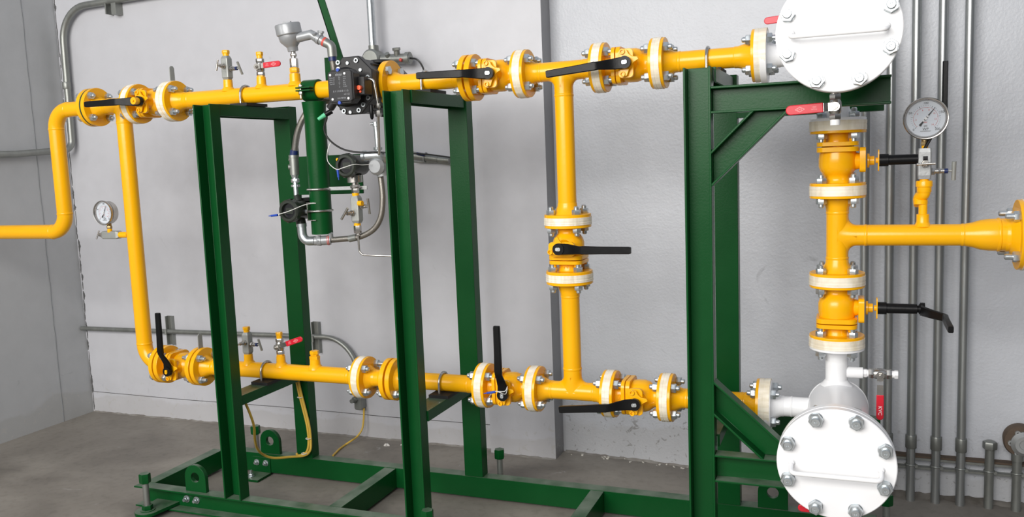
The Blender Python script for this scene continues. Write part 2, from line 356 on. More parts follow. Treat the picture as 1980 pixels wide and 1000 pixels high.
part(skid, 'cantilever_beam', C(MB(), (-.346, -.205, -.898), (0, 0, 1), (0, -1, 0), (.448, 0, 0), .080, .045), 'green', 'lower front beam under the white vessel', bevel=B)
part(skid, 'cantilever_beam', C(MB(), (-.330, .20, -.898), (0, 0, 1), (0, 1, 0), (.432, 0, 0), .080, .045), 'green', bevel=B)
def brace(a, b, w_, zc, s, d):
    # channel brace mitred against the post (plane x) and against the beam (plane z)
    a = V(a); b = V(b); ax = (b-a); n = ax.normalized(); u = V((-n.z, 0, n.x)); mb = C(MB(), a-n*.15, u, (0, d, 0), ax+n*.30, w_, .045)
    for co, no in (((-.3465, 0, 0), (-1, 0, 0)), ((0, 0, zc), (0, 0, s))):
        g_ = bmesh.ops.bisect_plane(mb.bm, geom=mb.bm.verts[:]+mb.bm.edges[:]+mb.bm.faces[:], plane_co=co, plane_no=no, clear_outer=True)
        bmesh.ops.edgenet_fill(mb.bm, edges=[e for e in g_['geom_cut'] if isinstance(e, bmesh.types.BMEdge)])
    return mb
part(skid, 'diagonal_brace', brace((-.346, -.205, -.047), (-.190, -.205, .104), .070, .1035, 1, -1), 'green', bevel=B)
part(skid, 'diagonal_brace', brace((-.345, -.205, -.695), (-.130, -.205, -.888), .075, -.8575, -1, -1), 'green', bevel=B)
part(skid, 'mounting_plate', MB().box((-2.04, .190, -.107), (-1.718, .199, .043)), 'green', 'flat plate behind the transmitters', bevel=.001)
def lug(x, y, s=1):
    n = 24; r = .048*s; o = []
    for i in range(n):
        a = 2*math.pi*i/n
        px, pz = r*math.cos(a), r*math.sin(a)
        if pz < 0: px = r*(1 if math.cos(a) > 0 else -1)*min(1, abs(math.cos(a))*1.8); pz = -.055*s*min(1, abs(math.sin(a))*1.7)
        o.append((px, pz))
    mb = MB().plate_hole(o, circ(.019*s, n), (x, y, -1.19+.055*s), (1, 0, 0), (0, 0, 1), (0, .016, 0)); return mb
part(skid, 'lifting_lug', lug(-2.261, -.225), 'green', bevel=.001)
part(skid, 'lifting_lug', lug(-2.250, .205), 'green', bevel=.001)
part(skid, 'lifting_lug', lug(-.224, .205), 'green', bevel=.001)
def foot_bracket(x, y, d):
    mb = MB().box((x-.045, y-.004 if d < 0 else y, -1.27), (x+.045, y if d < 0 else y+.004, -1.205)); mb.box((x-.045, min(y, y+d*.09), -1.280), (x+.045, max(y, y+d*.09), -1.270))
    o = part(skid, 'foot_bracket', mb, 'green', bevel=.001)
    for s in (-.022, .024):
        b = MB().lathe([(0, .013), (.003, .013)], (x+s, y-.004 if d < 0 else y, -1.228), (0, -1, 0)); b.hexa((x+s, y-.006, -1.228), (0, -1, 0), .017, .009); b.cyl((x+s, y-.012, -1.228), (x+s, y-.021, -1.228), .005)
        part(o, 'bolt', b, 'zinc')
    b = MB().lathe([(0, .014), (.003, .014)], (x-.012, y+d*.06, -1.27), (0, 0, 1)); b.hexa((x-.012, y+d*.06, -1.267), (0, 0, 1), .018, .009); b.cyl((x-.012, y+d*.06, -1.26), (x-.012, y+d*.06, -1.243), .0055); part(o, 'anchor_bolt', b, 'zinc')
foot_bracket(-2.292, .198, -1)
for x in (-2.33, -2.283):
    b = MB().lathe([(0, .014), (.003, .014)], (x, -.201, -1.234), (0, -1, 0)); b.hexa((x, -.204, -1.234), (0, -1, 0), .018, .009); b.cyl((x, -.21, -1.234), (x, -.22, -1.234), .006); part(skid, 'bolt', b, 'zinc')
def jack(x, y, s, zh=-1.144):
    # tab plate, threaded rod with green hexagon head and lock nut
    yb = -.20 if s < 0 else .20; pts = [(-.05, 0)]+[(.046*math.cos(a), .07+abs(y-yb)-.07+.046*math.sin(a)) for a in [math.pi*(1-i/12) for i in range(13)]]+[(.06, 0)]
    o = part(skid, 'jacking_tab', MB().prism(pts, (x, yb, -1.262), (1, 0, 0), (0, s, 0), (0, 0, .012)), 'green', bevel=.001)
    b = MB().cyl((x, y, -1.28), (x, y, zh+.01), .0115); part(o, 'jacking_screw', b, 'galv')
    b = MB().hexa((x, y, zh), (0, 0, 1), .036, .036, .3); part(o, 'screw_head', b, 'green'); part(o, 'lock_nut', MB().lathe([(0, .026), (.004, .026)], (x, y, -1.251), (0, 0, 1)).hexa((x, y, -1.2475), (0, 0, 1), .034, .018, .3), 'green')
for x, y, s in ((-2.428, -.300, -1), (-1.250, -.300, -1), (-2.392, .295, 1), (-1.243, .295, 1), (.126, .295, 1)): jack(x, y, s, -1.172 if x > 0 else -1.144)

# ---------------------------------------------------------------- piping kit
R2 = .0302
def stud_mesh(L, r=.008, af=.0255, nut=.0155, grip=.0215, flat=False):
    mb = MB().cyl((-L/2, 0, 0), (L/2, 0, 0), r, n=16)
    for s in (-1, 1): mb.hexa((s*grip, 0, 0), (s, 0, 0), af, nut, random.random()); mb.lathe([(0, r), (.003, r*.72)], (s*L/2, 0, 0), (s, 0, 0), 16)
    return mb.mesh('stud_bolt', M['zinc'])
STUD = stud_mesh(.090); STUD_LONG = stud_mesh(.104)
def studs(root, p, axis, n=4, bc=.0603, a0=math.pi/4, me=None, local=False, skip=()):
    u, v, a = frame(axis); off = V((0, 0, 0)) if local else V(root_of(root)['_o'])
    for i in range(n):
        if i in skip: continue
        th = a0+2*math.pi*i/n; o = bpy.data.objects.new('stud_bolt', me or STUD); COL.objects.link(o); o.parent = root
        rm = Matrix((a, u, v)).transposed() @ Matrix.Rotation(i*1.1, 3, 'X'); m4 = rm.to_4x4(); m4.translation = V(p)-off+(u*math.cos(th)+v*math.sin(th))*bc; o.matrix_local = m4
FT = .019
def weldneck(mb, p, d, r=R2, R=.076, t=FT, L=.056):         # flange face at p (gap side), hub runs along d
    mb.lathe([(0, r*.95), (0, .046), (.0012, .046), (.0012, R-.001), (.0022, R), (t-.001, R), (t, R-.001), (t, r*1.52), (t+.004, r*1.42), (L-.010, r*1.05), (L-.003, r*1.045), (L, r*1.00), (L+.002, r*.98)], p, d, 48); return mb
def bead(mb, p, d, r=R2): return mb.lathe([(-.005, r*.99), (-.003, r*1.035), (.0, r*1.05), (.003, r*1.035), (.005, r*.99)], p, d, 32)
def tee(mb, p, axis, branch, rb=R2, R=R2, f=.022, L=.07):   # p centre, saddle fillet to the branch direction
    p = V(p); x = V(axis).normalized(); z = V(branch).normalized(); y = z.cross(x); n = 40; rs = []
    for k in range(9):
        t = k/8; ring = []
        for i in range(n):
            ph = 2*math.pi*i/n; c, s = math.cos(ph), math.sin(ph); r0 = rb*1.0+f*c*c
            zs = math.sqrt(max((R*1.002)**2-(r0*s)**2, 0)); rho = rb+f*c*c*(1-math.sin(t*math.pi/2)); zz = zs+(R+f-zs)*(1-math.cos(t*math.pi/2))
            ring.append(p+x*rho*c+y*rho*s+z*zz)
        rs.append(ring)
    mb.rings(rs, caps=False); return mb
def tape_mb(p, d, wd=.0245, r=.0775, off=0):
    rnd = random.Random(int(V(p).length*1e4)); prof = [(-wd/2+off, .0745)]
    for i in range(13): t_ = i/12; prof.append((-wd/2+off+wd*t_+(.0003 if i == 0 else 0), r+rnd.uniform(-.0004, .0004)-.0016*math.exp(-((t_-.5+.12*rnd.random())/.05)**2)))
    prof.append((wd/2+off, .0745)); return MB().lathe(prof, p, d, 56)
def tape(root, p, d, **k): return part(root, 'sealing_tape', tape_mb(p, d, **k), 'tape', 'cream sealing tape round the flange joint')

def lever_mesh(L=.238, off=.030, w0=.036, w1=.023, nk=.075):
    # hub at origin, blade runs to -X, stepping out to -Y
    mb = MB(); mb.cyl((0, .004, 0), (0, -.008, 0), .0185, n=32)
    st = [(-.0, w0, 0), (-.03, w0*.92, -.001), (-.03-(nk-.03)*.49, w1*1.25, -off*.45), (-nk, w1*1.06, -off), (-nk-.007, w1*1.06, -off), (-nk-.011, w1*1.12, -off-.001), (-L*.6, w1*1.0, -off), (-L+.006, w1*.95, -off), (-L, w1*.82, -off)]
    t = .009; rs = []
    for x, wd, y in st:
        h = wd/2; c = .0022; k = t if x > -nk-.005 else .013
        rs.append([V((x, y+k/2-c, -h)), V((x, y+k/2, -h+c)), V((x, y+k/2, h-c)), V((x, y+k/2-c, h)), V((x, y-k/2+c, h)), V((x, y-k/2, h-c)), V((x, y-k/2, -h+c)), V((x, y-k/2+c, -h))])
    mb.rings(rs); return mb
def ball_valve(name, label, group, ext=False, nut='whitep'):
    r = thing(name, label, 'valve', (0, 0, 0), group)
    b = MB()
    # end flanges + necks + ball body (cast, split design)
    b.lathe([(-.0893, .046), (-.0893, .0748), (-.0883, .076), (-.0893+FT-.001, .076), (-.0893+FT, .075), (-.0893+FT, .038), (-.060, .0335), (-.045, .0345), (-.045, .040)], (0, 0, 0), (1, 0, 0), 48)
    b.lathe([(-.018, .049), (.0, .0515), (.022, .0515), (.036, .047), (.046, .039), (.050, .036), (.056, .0345), (.064, .035), (.0703, .039), (.0703, .075), (.0713, .076), (.0883, .076), (.0893, .0748), (.0893, .046)], (0, 0, 0), (1, 0, 0), 48)
    for x0, x1 in ((-.046, -.0345), (-.0315, -.018)):
        b.prism(round_rect(.112, .112, .024), (x0, 0, 0), (0, 1, 0), (0, 0, 1), (x1-x0, 0, 0))
    b.lathe([(-.0345, .044), (-.0315, .044)], (0, 0, 0), (1, 0, 0), 32)
    body = part(r, 'valve_body', b, 'yellow', local=True, bevel=.0012)
    for sy in (-1, 1):
        for sz in (-1, 1):
            q = MB().hexa((-.046, sy*.040, sz*.040), (-1, 0, 0), .017, .012); part(body, 'body_bolt', q, 'yellow', local=True)
    b = MB(); b.lathe([(.030, .026), (.052, .024), (.070, .019), (.074, .019)], (.010, 0, 0), (0, -1, 0), 32)
    b.prism(round_rect(.046 if not ext else .070, .086, .012), (.006, -.068 if not ext else -.058, 0), (1, 0, 0), (0, 0, 1), (0, -.010 if not ext else -.016, 0))
    b.lathe([(.078, .020), (.084, .020), (.084, .013), (.097, .013)], (.010, 0, 0), (0, -1, 0), 24)
    for sz in (() if ext else (-1, 1)):
        b.tubehole((-.001, -.088, sz*.033), (0, -1, 0), [(0, .0085), (.007, .0085)], [(0, .0045), (.007, .0045)], 20)
    if not ext: b.prism([(-.014, .010), (-.012, .032), (-.002, .041), (.008, .038), (.014, .026), (.024, .018), (.040, .016), (.044, .008), (.032, .002), (.022, -.006), (.014, -.022), (.008, -.038), (-.002, -.041), (-.012, -.032), (-.014, -.010)], (.004, -.084, 0), (1, 0, 0), (0, 0, 1), (0, -.006, 0))
    part(r, 'stem_bonnet', b, 'yellow', local=True, bevel=.001)
    # cast lettering
    part(body, 'cast_lettering', MB().text('2' , .022, (-.056, -.0345, 0), (0, 0, 1) if ext else (1, 0, 0), (-1, 0, 0) if ext else (0, 0, 1), .0012), 'yellow', local=True, smooth=False)
    if ext:
        e = MB().cyl((.010, -.100, 0), (.010, -.116, 0), .008); e.prism(round_rect(.060, .034, .006), (.010, -.106, 0), (1, 0, 0), (0, 0, 1), (0, -.003, 0)); part(r, 'stop_plate', e, 'yellow', local=True)
        e = MB().lathe([(.108, .012), (.109, .0175), (.133, .0175), (.134, .0145), (.212, .0138), (.213, .0100), (.216, .0100), (.217, .0145), (.228, .0145)], (.010, 0, 0), (0, -1, 0), 32)
        part(r, 'stem_extension', e, 'black', local=True)
        lv = part(r, 'lever', lever_mesh(.262, .048, .030, .020, .110), 'black', local=True); lv.location = (.010, -.224, 0)
    else:
        lv = part(r, 'lever', lever_mesh(), 'black', local=True); lv.location = (.010, -.103, 0)
        n = MB().prism(round_rect(.016, .011, .004), (0, -.008, 0), (1, 0, 0), (0, 0, 1), (0, -.004, 0)); n.cyl((0, -.008, 0), (0, -.014, 0), .0022)
        sn = part(lv, 'stem_nut', n, 'zinc' if nut != 'yellow' else 'yellow', local=True)
    return r
def lever_of(r): return [c for c in r.children if c.name.startswith('lever')][0]

def spool_base(name, label, loc, group=None): return thing(name, label, 'pipe', loc, group)
G = .0025                       # half gasket gap
X, Y_, Z = V((1, 0, 0)), V((0, 1, 0)), V((0, 0, 1))
ZT, ZB, XL, XM, XR = .273, -.771, -2.676, -.842, -.026
def fl(root, p, d, **k):
    """weld neck flange whose joint centre is p, hub running along d"""
    d = V(d); return part(root, 'flange', weldneck(MB(), V(p)+d*G, d, **k), 'yellow')

# -- inlet spool: through the left wall, up, over to the first joint
JF1 = V((-2.823, 0, ZT))
sp = spool_base('pipe_spool', 'yellow pipe leaving through the left wall and rising to the topmost left elbow', (-3.04, 0, 0))
p = MB().tube(fillet([(-3.829, 0, -.229), (-3.046, 0, -.229), (-3.046, 0, ZT), (-2.872, 0, ZT)], .076, 12), R2, 32)
for q, d in (((-3.122, 0, -.229), X), ((-3.046, 0, -.153), Z), ((-3.046, 0, .197), Z), ((-2.970, 0, ZT), X)): bead(p, q, d)
part(sp, 'pipe', p, 'yellow'); fl(sp, JF1, -X); studs(sp, JF1, X)
part(sp, 'gasket', MB().lathe([(-.0025, .068), (-.0025, .0755), (.0025, .0755), (.0025, .068)], JF1, X, 48), 'seal', 'dark green gasket')
# -- left riser
JF2 = V((-2.600, 0, ZT)); JF3 = JF2+X*.1836
JB1 = V((-2.571, 0, ZB)); JB2 = JB1+X*.1836
sp = spool_base('pipe_spool', 'long yellow left riser with tee at the top and elbow at the foot', (XL, 0, -.2))
p = MB().cyl((-2.79, 0, ZT), (-2.63, 0, ZT), R2, n=40); p.tube(fillet([(XL, 0, ZT), (XL, 0, ZB), (-2.61, 0, ZB)], .076, 12), R2, 36)
tee(p, (XL, 0, ZT), X, -Z)
for q, d in (((XL, 0, .205), Z), ((XL, 0, -.690), Z), ((-2.745, 0, ZT), X)): bead(p, q, d)
part(sp, 'pipe', p, 'yellow'); fl(sp, JF1, X); fl(sp, JF2, -X, L=.040); fl(sp, JB1, -X, L=.038)
part(sp, 'tap_boss', MB().cyl((XL-.028, 0, -.243), (XL-.078, 0, -.243), .0125).lathe([(0, .017), (.004, .015)], (XL-.029, 0, -.243), (-1, 0, 0)), 'yellow')
# -- upper run to the meter
sp = spool_base('pipe_spool', 'upper yellow run with three top taps between left valve and gas meter', (-2.0, 0, ZT))
p = MB().cyl(JF3+X*.05, (-1.640, 0, ZT), R2, n=40)
for x in (-2.335,): bead(p, (x, 0, ZT), X)
part(sp, 'pipe', p, 'yellow'); fl(sp, JF3, X); studs(sp, JF3, X, me=STUD_LONG)
def boss(root, x, z, h=.036, r=.0165, s=1):
    o = MB(); o.lathe([(.020, r+.010), (.030, r+.006), (.036, r+.001), (.030+h, r), (.030+h+.001, r*.92)], (x, 0, z), (0, 0, s), 28); return part(root, 'tap_boss', o, 'yellow')
for x in (-2.155, -2.004): boss(sp, x, ZT, .032)
part(sp, 'hex_nipple', MB().hexa((-2.004, 0, .333), Z, .025, .010), 'yellow')
boss(sp, -1.856, ZT, .034, .019)
fl(sp, (-1.640, 0, ZT), -X, R=.058, L=.045)
tape(sp, JF3, X, wd=.034, off=-.004)
# -- meter to second upper valve
JF4 = V((-1.160, 0, ZT)); JF5 = JF4+X*.1836
sp = spool_base('pipe_spool', 'short upper yellow pipe from meter flange to the un-taped flange pair', (-1.3, 0, ZT))
p = MB().cyl((-1.43, 0, ZT), (-1.21, 0, ZT), R2, n=40); bead(p, (-1.424, 0, ZT), X); bead(p, (-1.218, 0, ZT), X)
part(sp, 'pipe', p, 'yellow'); fl(sp, (-1.4805, 0, ZT), X, t=.024, L=.066, R=.080); fl(sp, JF4, -X)
for th in (45, 135, 225, 315):
    a = math.radians(th); c = V((-1.454, .0603*math.cos(a), ZT+.0603*math.sin(a))); part(sp, 'cap_screw', MB().hexa(c, X, .026, .012, .2), 'zinc')
# -- upper tee spool with centre riser
JF6 = V((-.718, 0, ZT)); JF7 = JF6+X*.1836; JM1 = V((XM, 0, -.204)); JM2 = JM1-Z*.1836
sp = spool_base('pipe_spool', 'upper yellow tee with vertical leg dropping to the centre valve', (XM, 0, 0))
p = MB().cyl((-.93, 0, ZT), (-.765, 0, ZT), R2, n=40).cyl((XM, 0, ZT), (XM, 0, -.155), R2, n=40); tee(p, (XM, 0, ZT), X, -Z)
for q, d in (((-.916, 0, ZT), X), ((-.772, 0, ZT), X), ((XM, 0, .196), Z), ((XM, 0, -.152), Z)): bead(p, q, d)
part(sp, 'pipe', p, 'yellow'); fl(sp, JF5, X, L=.052); fl(sp, JF6, -X, L=.052); fl(sp, JM1, Z)
# -- upper right spool
JF8 = V((-.238, 0, ZT))
sp = spool_base('pipe_spool', 'short upper yellow pipe resting on the right-hand frame beside the white vessel', (-.38, 0, ZT))
p = MB().cyl(JF7+X*.05, JF8-X*.05, R2, n=40); bead(p, (-.472, 0, ZT), X); bead(p, (-.308, 0, ZT), X)
part(sp, 'pipe', p, 'yellow'); fl(sp, JF7, X); fl(sp, JF8, -X, L=.070); studs(sp, JF8, X); tape(sp, JF8, X, wd=.034, off=.004)
# -- lower run
JB3 = V((-1.641, 0, ZB)); JB4 = V((-1.519, 0, ZB)); JB5 = V((-1.158, 0, ZB)); JB6 = JB5+X*.1836; JB7 = V((-.712, 0, ZB)); JB8 = JB7+X*.1836; JB9 = V((-.231, 0, ZB))
sp = spool_base('pipe_spool', 'lower yellow run with three top taps and a U-bolt', (-2.0, 0, ZB))
p = MB().cyl(JB2+X*.05, JB3-X*.05, R2, n=40); bead(p, (-2.32, 0, ZB), X); bead(p, (-1.703, 0, ZB), X)
part(sp, 'pipe', p, 'yellow'); fl(sp, JB2, X); fl(sp, JB3, -X); studs(sp, JB2, X, me=STUD_LONG); studs(sp, JB3, X); tape(sp, JB3, X)
for x in (-2.157, -2.006): boss(sp, x, ZB, .031)
part(sp, 'hex_nipple', MB().hexa((-2.006, 0, ZB+.060), Z, .025, .012), 'yellow')
boss(sp, -1.852, ZB, .026, .019)
part(sp, 'hex_plug', MB().hexa((-1.852, 0, ZB+.056), Z, .034, .013).hexa((-1.852, 0, ZB+.069), Z, .026, .006).hexa((-1.852, 0, ZB+.075), Z, .030, .014, .3), 'yellow')
sp = spool_base('pipe_spool', 'shortest lower yellow spool with a flange at each end beside the middle post', (-1.58, 0, ZB))
p = MB().cyl(JB3+X*.04, JB4-X*.04, R2, n=40); part(sp, 'pipe', p, 'yellow'); fl(sp, JB3, X, L=.05); fl(sp, JB4, -X, L=.05)
part(sp, 'stud_bolt', MB().cyl((-1.60, .0427, ZB+.0427), (-1.44, .0427, ZB+.0427), .008, n=16).hexa((-1.536, .0427, ZB+.0427), -X, .0255, .0155).hexa((-1.502, .0427, ZB+.0427), X, .0255, .0155), 'zinc')
studs(sp, JB4, X, skip=(1,))
sp = spool_base('pipe_spool', 'lower yellow pipe on the middle frame crossbar under a U-bolt', (-1.33, 0, ZB))
p = MB().cyl(JB4+X*.05, JB5-X*.05, R2, n=40); bead(p, (-1.22, 0, ZB), X); bead(p, (-1.458, 0, ZB), X); part(sp, 'pipe', p, 'yellow'); fl(sp, JB4, X); fl(sp, JB5, -X)
sp = spool_base('pipe_spool', 'lower yellow tee with vertical leg rising to the centre valve', (XM, 0, -.6))
p = MB().cyl((-.93, 0, ZB), (-.755, 0, ZB), R2, n=40).cyl((XM, 0, ZB), (XM, 0, -.43), R2, n=40); tee(p, (XM, 0, ZB), X, Z)
for q, d in (((-.914, 0, ZB), X), ((-.768, 0, ZB), X), ((XM, 0, ZB+.077), Z), ((XM, 0, -.452), Z)): bead(p, q, d)
part(sp, 'pipe', p, 'yellow'); fl(sp, JB6, X); fl(sp, JB7, -X, L=.052); fl(sp, JM2, -Z, L=.062)
sp = spool_base('pipe_spool', 'lower yellow pipe passing behind the right-hand post into the white vessel flange', (-.38, 0, ZB))
p = MB().cyl(JB8+X*.05, JB9-X*.05, R2, n=40); bead(p, (-.466, 0, ZB), X); bead(p, (-.296, 0, ZB), X); part(sp, 'pipe', p, 'yellow'); fl(sp, JB8, X); fl(sp, JB9, -X); studs(sp, JB9, X); tape(sp, JB9, X, wd=.032, off=.003)
# -- right-hand vertical
JR1 = V((XR, 0, .059)); JR2 = JR1-Z*.1836; JR3 = V((XR, 0, -.384)); JR4 = JR3-Z*.1836
sp = spool_base('pipe_spool', 'yellow tee between the two right-hand valves with a branch and reducer going right', (.1, 0, -.255))
p = MB().cyl((XR, 0, -.17), (XR, 0, -.335), R2, n=40).cyl((XR, 0, -.255), (.30, 0, -.255), R2, n=40); tee(p, (XR, 0, -.255), Z, X)
p.lathe([(0, R2), (.012, R2+.001), (.030, .0345), (.050, .041), (.072, .0440), (.090, .0446), (.13, .0446)], (.290, 0, -.255), X, 40)
for q, d in (((XR, 0, -.189), Z), ((XR, 0, -.321), Z), ((.05, 0, -.255), X), ((.297, 0, -.255), X)): bead(p, q, d)
bead(p, (.383, 0, -.255), X, .0446)
part(sp, 'pipe', p, 'yellow'); fl(sp, JR2, -Z, L=.058); fl(sp, JR3, Z, L=.058)
JR9 = V((.4525, 0, -.255))
weld = weldneck(MB(), JR9-X*G, -X, r=.0446, R=.095, t=.024, L=.052); part(sp, 'flange', weld, 'yellow', 'large right-hand flange')
STUD3 = stud_mesh(.118, grip=.0265); studs(sp, JR9, X, bc=.0762, me=STUD3)
part(sp, 'tap_boss', MB().lathe([(.024, .024), (.032, .019), (.038, .0165), (.058, .0165), (.059, .014)], (.197, 0, -.255), Z, 28), 'yellow')
sp2 = spool_base('pipe_spool', 'larger yellow flange and pipe leaving the picture at the right edge', (.6, 0, -.255))
part(sp2, 'flange', weldneck(MB(), JR9+X*G, X, r=.0446, R=.095, t=.024, L=.06), 'yellow'); part(sp2, 'pipe', MB().cyl((.51, 0, -.255), (1.5, 0, -.255), .0446, n=40), 'yellow')
part(sp2, 'sealing_tape', tape_mb(JR9, X, wd=.040, r=.0965, off=.004), 'tape')

# -- valves
g = 'black lever ball valves'
v = ball_valve('ball_valve', 'yellow ball valve at the top left, black lever level over the riser tee', g, nut='yellow')
place(v, (JF2+JF3)/2); lv = lever_of(v); lv.location.x = .018
pv = MB().cyl((.018, -.100, 0), (.018, -.132, 0), .0135, n=28).cyl((.018, -.132, 0), (.018, -.136, 0), .004); part(v, 'stem_cap', pv, 'yellow', local=True)
P0 = copy_tree(v)
for c in list(P0.children):
    if c.name.startswith('stem_cap'): bpy.data.objects.remove(c)
for c in lever_of(P0).children: c.data = c.data.copy(); c.data.materials[0] = M['zinc']
def rep(label, loc, ang=0, rot=None, lx=.010):
    c = copy_tree(P0); c['label'] = label; c['group'] = g; place(c, loc, rot); l = lever_of(c); l.location.x = lx; l.rotation_euler = (0, math.radians(ang), 0); return c
place(P0, (JF4+JF5)/2); P0['label'] = 'upper yellow ball valve right of gas meter, black lever over un-taped flange pair'; lever_of(P0).location.x = .012; lever_of(P0).rotation_euler = (0, math.radians(1.5), 0)
V2 = P0
V3 = rep('upper yellow ball valve right of the centre riser, black lever drooping slightly over the tee', (JF6+JF7)/2, -5)
VB1 = rep('lowest left yellow ball valve at the riser foot, black lever standing upright', (JB1+JB2)/2, 91, lx=.014)
for c in lever_of(VB1).children: c.data = c.data.copy(); c.data.materials[0] = M['yellow']
VB5 = rep('lower middle yellow ball valve, black lever upright with a blue-tagged wire seal', (JB5+JB6)/2, 90, lx=.014)
VB7 = rep('lower yellow ball valve right of the centre riser, black lever hanging level below the tee', (JB7+JB8)/2, -6)
VM = rep('yellow ball valve in the centre riser, black lever pointing right', (JM1+JM2)/2, -90, Matrix.Rotation(-math.pi/2, 4, 'Y'))
VRU = ball_valve('ball_valve', 'upper right yellow ball valve, long black stem and lever rising behind the round gauge', 'ball valves with stem extensions', ext=True)
VRL = copy_tree(VRU); VRL['label'] = 'lower right yellow ball valve above the white vessel, black stem and lever pointing forward'
place(VRU, (JR1+JR2)/2, Matrix(((0, -1, 0), (0, 0, 1), (-1, 0, 0)))); place(VRL, (JR3+JR4)/2, Matrix(((0, -1, 0), (0, 0, -1), (1, 0, 0)))); lever_of(VRL).rotation_euler = (0, math.radians(89), 0)
def vstuds(v, taped=(True, True), wd=.0245, rootlocal=True, s=(True, True), long=(False, False)):
    for k, sx in enumerate((-1, 1)):
        if s[k]: studs(v, (sx*.0918, 0, 0), (1, 0, 0), local=True, me=STUD_LONG if long[k] else None)
        if taped[k]: part(v, 'sealing_tape', tape_mb((sx*.0918, 0, 0), X, wd=wd), 'tape', local=True)
vstuds(v, (True, False), s=(True, False)); vstuds(V2, (False, True)); vstuds(V3); vstuds(VB1, (False, False), s=(True, False)); vstuds(VB5); vstuds(VB7); vstuds(VM)
vstuds(VRU, wd=.028); vstuds(VRL, wd=.028)
# ---------------------------------------------------------------- white vessels
def vessel(label, z, grab, noz_x, noz_up, rim):
    r = thing('filter_vessel', label, 'vessel', (XR, 0, z-.1), 'white filter vessels')
    cx = XR+.004; b = MB()
    b.lathe([(-.05, .0845), (.36, .0845)], (cx, -.05+.36-.31+.0, z), (0, -1, 0), 64) if False else None
    b.lathe([(0, .0845), (.46, .0845)], (cx, .035, z), (0, -1, 0), 64)
    b.lathe([(0, .0845), (.004, .0838), (.024, .077), (.040, .058), (.048, .030), (.050, 0)], (cx, .035, z), (0, 1, 0), 64)
    b.lathe([(-.003, .0848), (0, .0862), (.003, .0848)], (cx, .032, z), (0, 1, 0), 64)
    # side nozzle to the run, top/bottom nozzle to the valve
    b.cyl((cx-.04, 0, z), (noz_x+.045, 0, z), R2, n=40); b.lathe([(-.004, R2), (0, R2*1.05), (.004, R2)], (cx-.13, 0, z), X, 32)
    zj = noz_up; s = 1 if zj > z else -1
    b.cyl((XR, 0, z+s*.05), (XR, 0, zj-s*.045), R2*1.02, n=40); b.lathe([(.076, .046), (.083, .038), (.092, .0315)], (XR, 0, z), (0, 0, s), 40)
    part(r, 'vessel_body', b, 'white')
    part(r, 'flange', weldneck(MB(), V((noz_x, 0, z))+X*G, X), 'white'); part(r, 'flange', weldneck(MB(), V((XR, 0, zj))-Z*s*G, (0, 0, -s)), 'white')
    YF = -.470
    b = MB().lathe([(0, .090), (.016, .094), (.022, .1375), (.0235, .139), (.045, .139), (.0465, .1375), (.0465, .108)], (cx, YF+.072, z), (0, -1, 0), 96); part(r, 'body_flange', b, 'white')
    b = MB().lathe([(0, .108), (0, .1375), (.0015, .139), (.0215, .139), (.0235, .137), (.0236, 0)], (cx, YF+.0225, z), (0, -1, 0), 96); cv = part(r, 'blind_cover', b, 'white')
    h = MB(); hx = .103; hz = z+grab
    pts = fillet([(cx-hx, YF, hz), (cx-hx, YF-.045, hz-.012), (cx+hx, YF-.045, hz-.012), (cx+hx, YF, hz)], .014, 8); h.tube(pts, .0055, 16)
    for sx in (-1, 1): h.lathe([(0, .010), (.004, .0075), (.008, .006)], (cx+sx*hx, YF, hz), (0, -1, 0), 20)
    part(cv, 'grab_handle', h, 'white')
    for i in range(8):
        th = math.radians(22.5+45*i); c = V((cx+.1205*math.cos(th), YF, z+.1205*math.sin(th)))
        m = MB().hexa(c+V((0, 0, 0)), (0, -1, 0), .031, .019, random.random()); m.cyl(c, c+V((0, -.026, 0)), .0105, n=24); m.lathe([(0, .0105), (.002, .009), (.002, .003), (.0005, .002)], c+V((0, -.026, 0)), (0, -1, 0), 24); m.cyl(c, c+V((0, .085, 0)), .0105, n=16).hexa(c+V((0, .0475, 0)), (0, 1, 0), .031, .019, .3)
        m.lathe([(0, .0175), (.0012, .0175)], c, (0, -1, 0), 24)
        part(r, 'stud_bolt', m, 'zinc')
    return r, cx
vU, cx = vessel('upper white filter vessel with round eight-bolt cover facing the camera', ZT-.007, .002, JF8.x, JR1.z, 1)
vL, cx = vessel('lower white filter vessel with round eight-bolt cover near the floor', ZB-.004, -.004, JB9.x, JR4.z, -1)

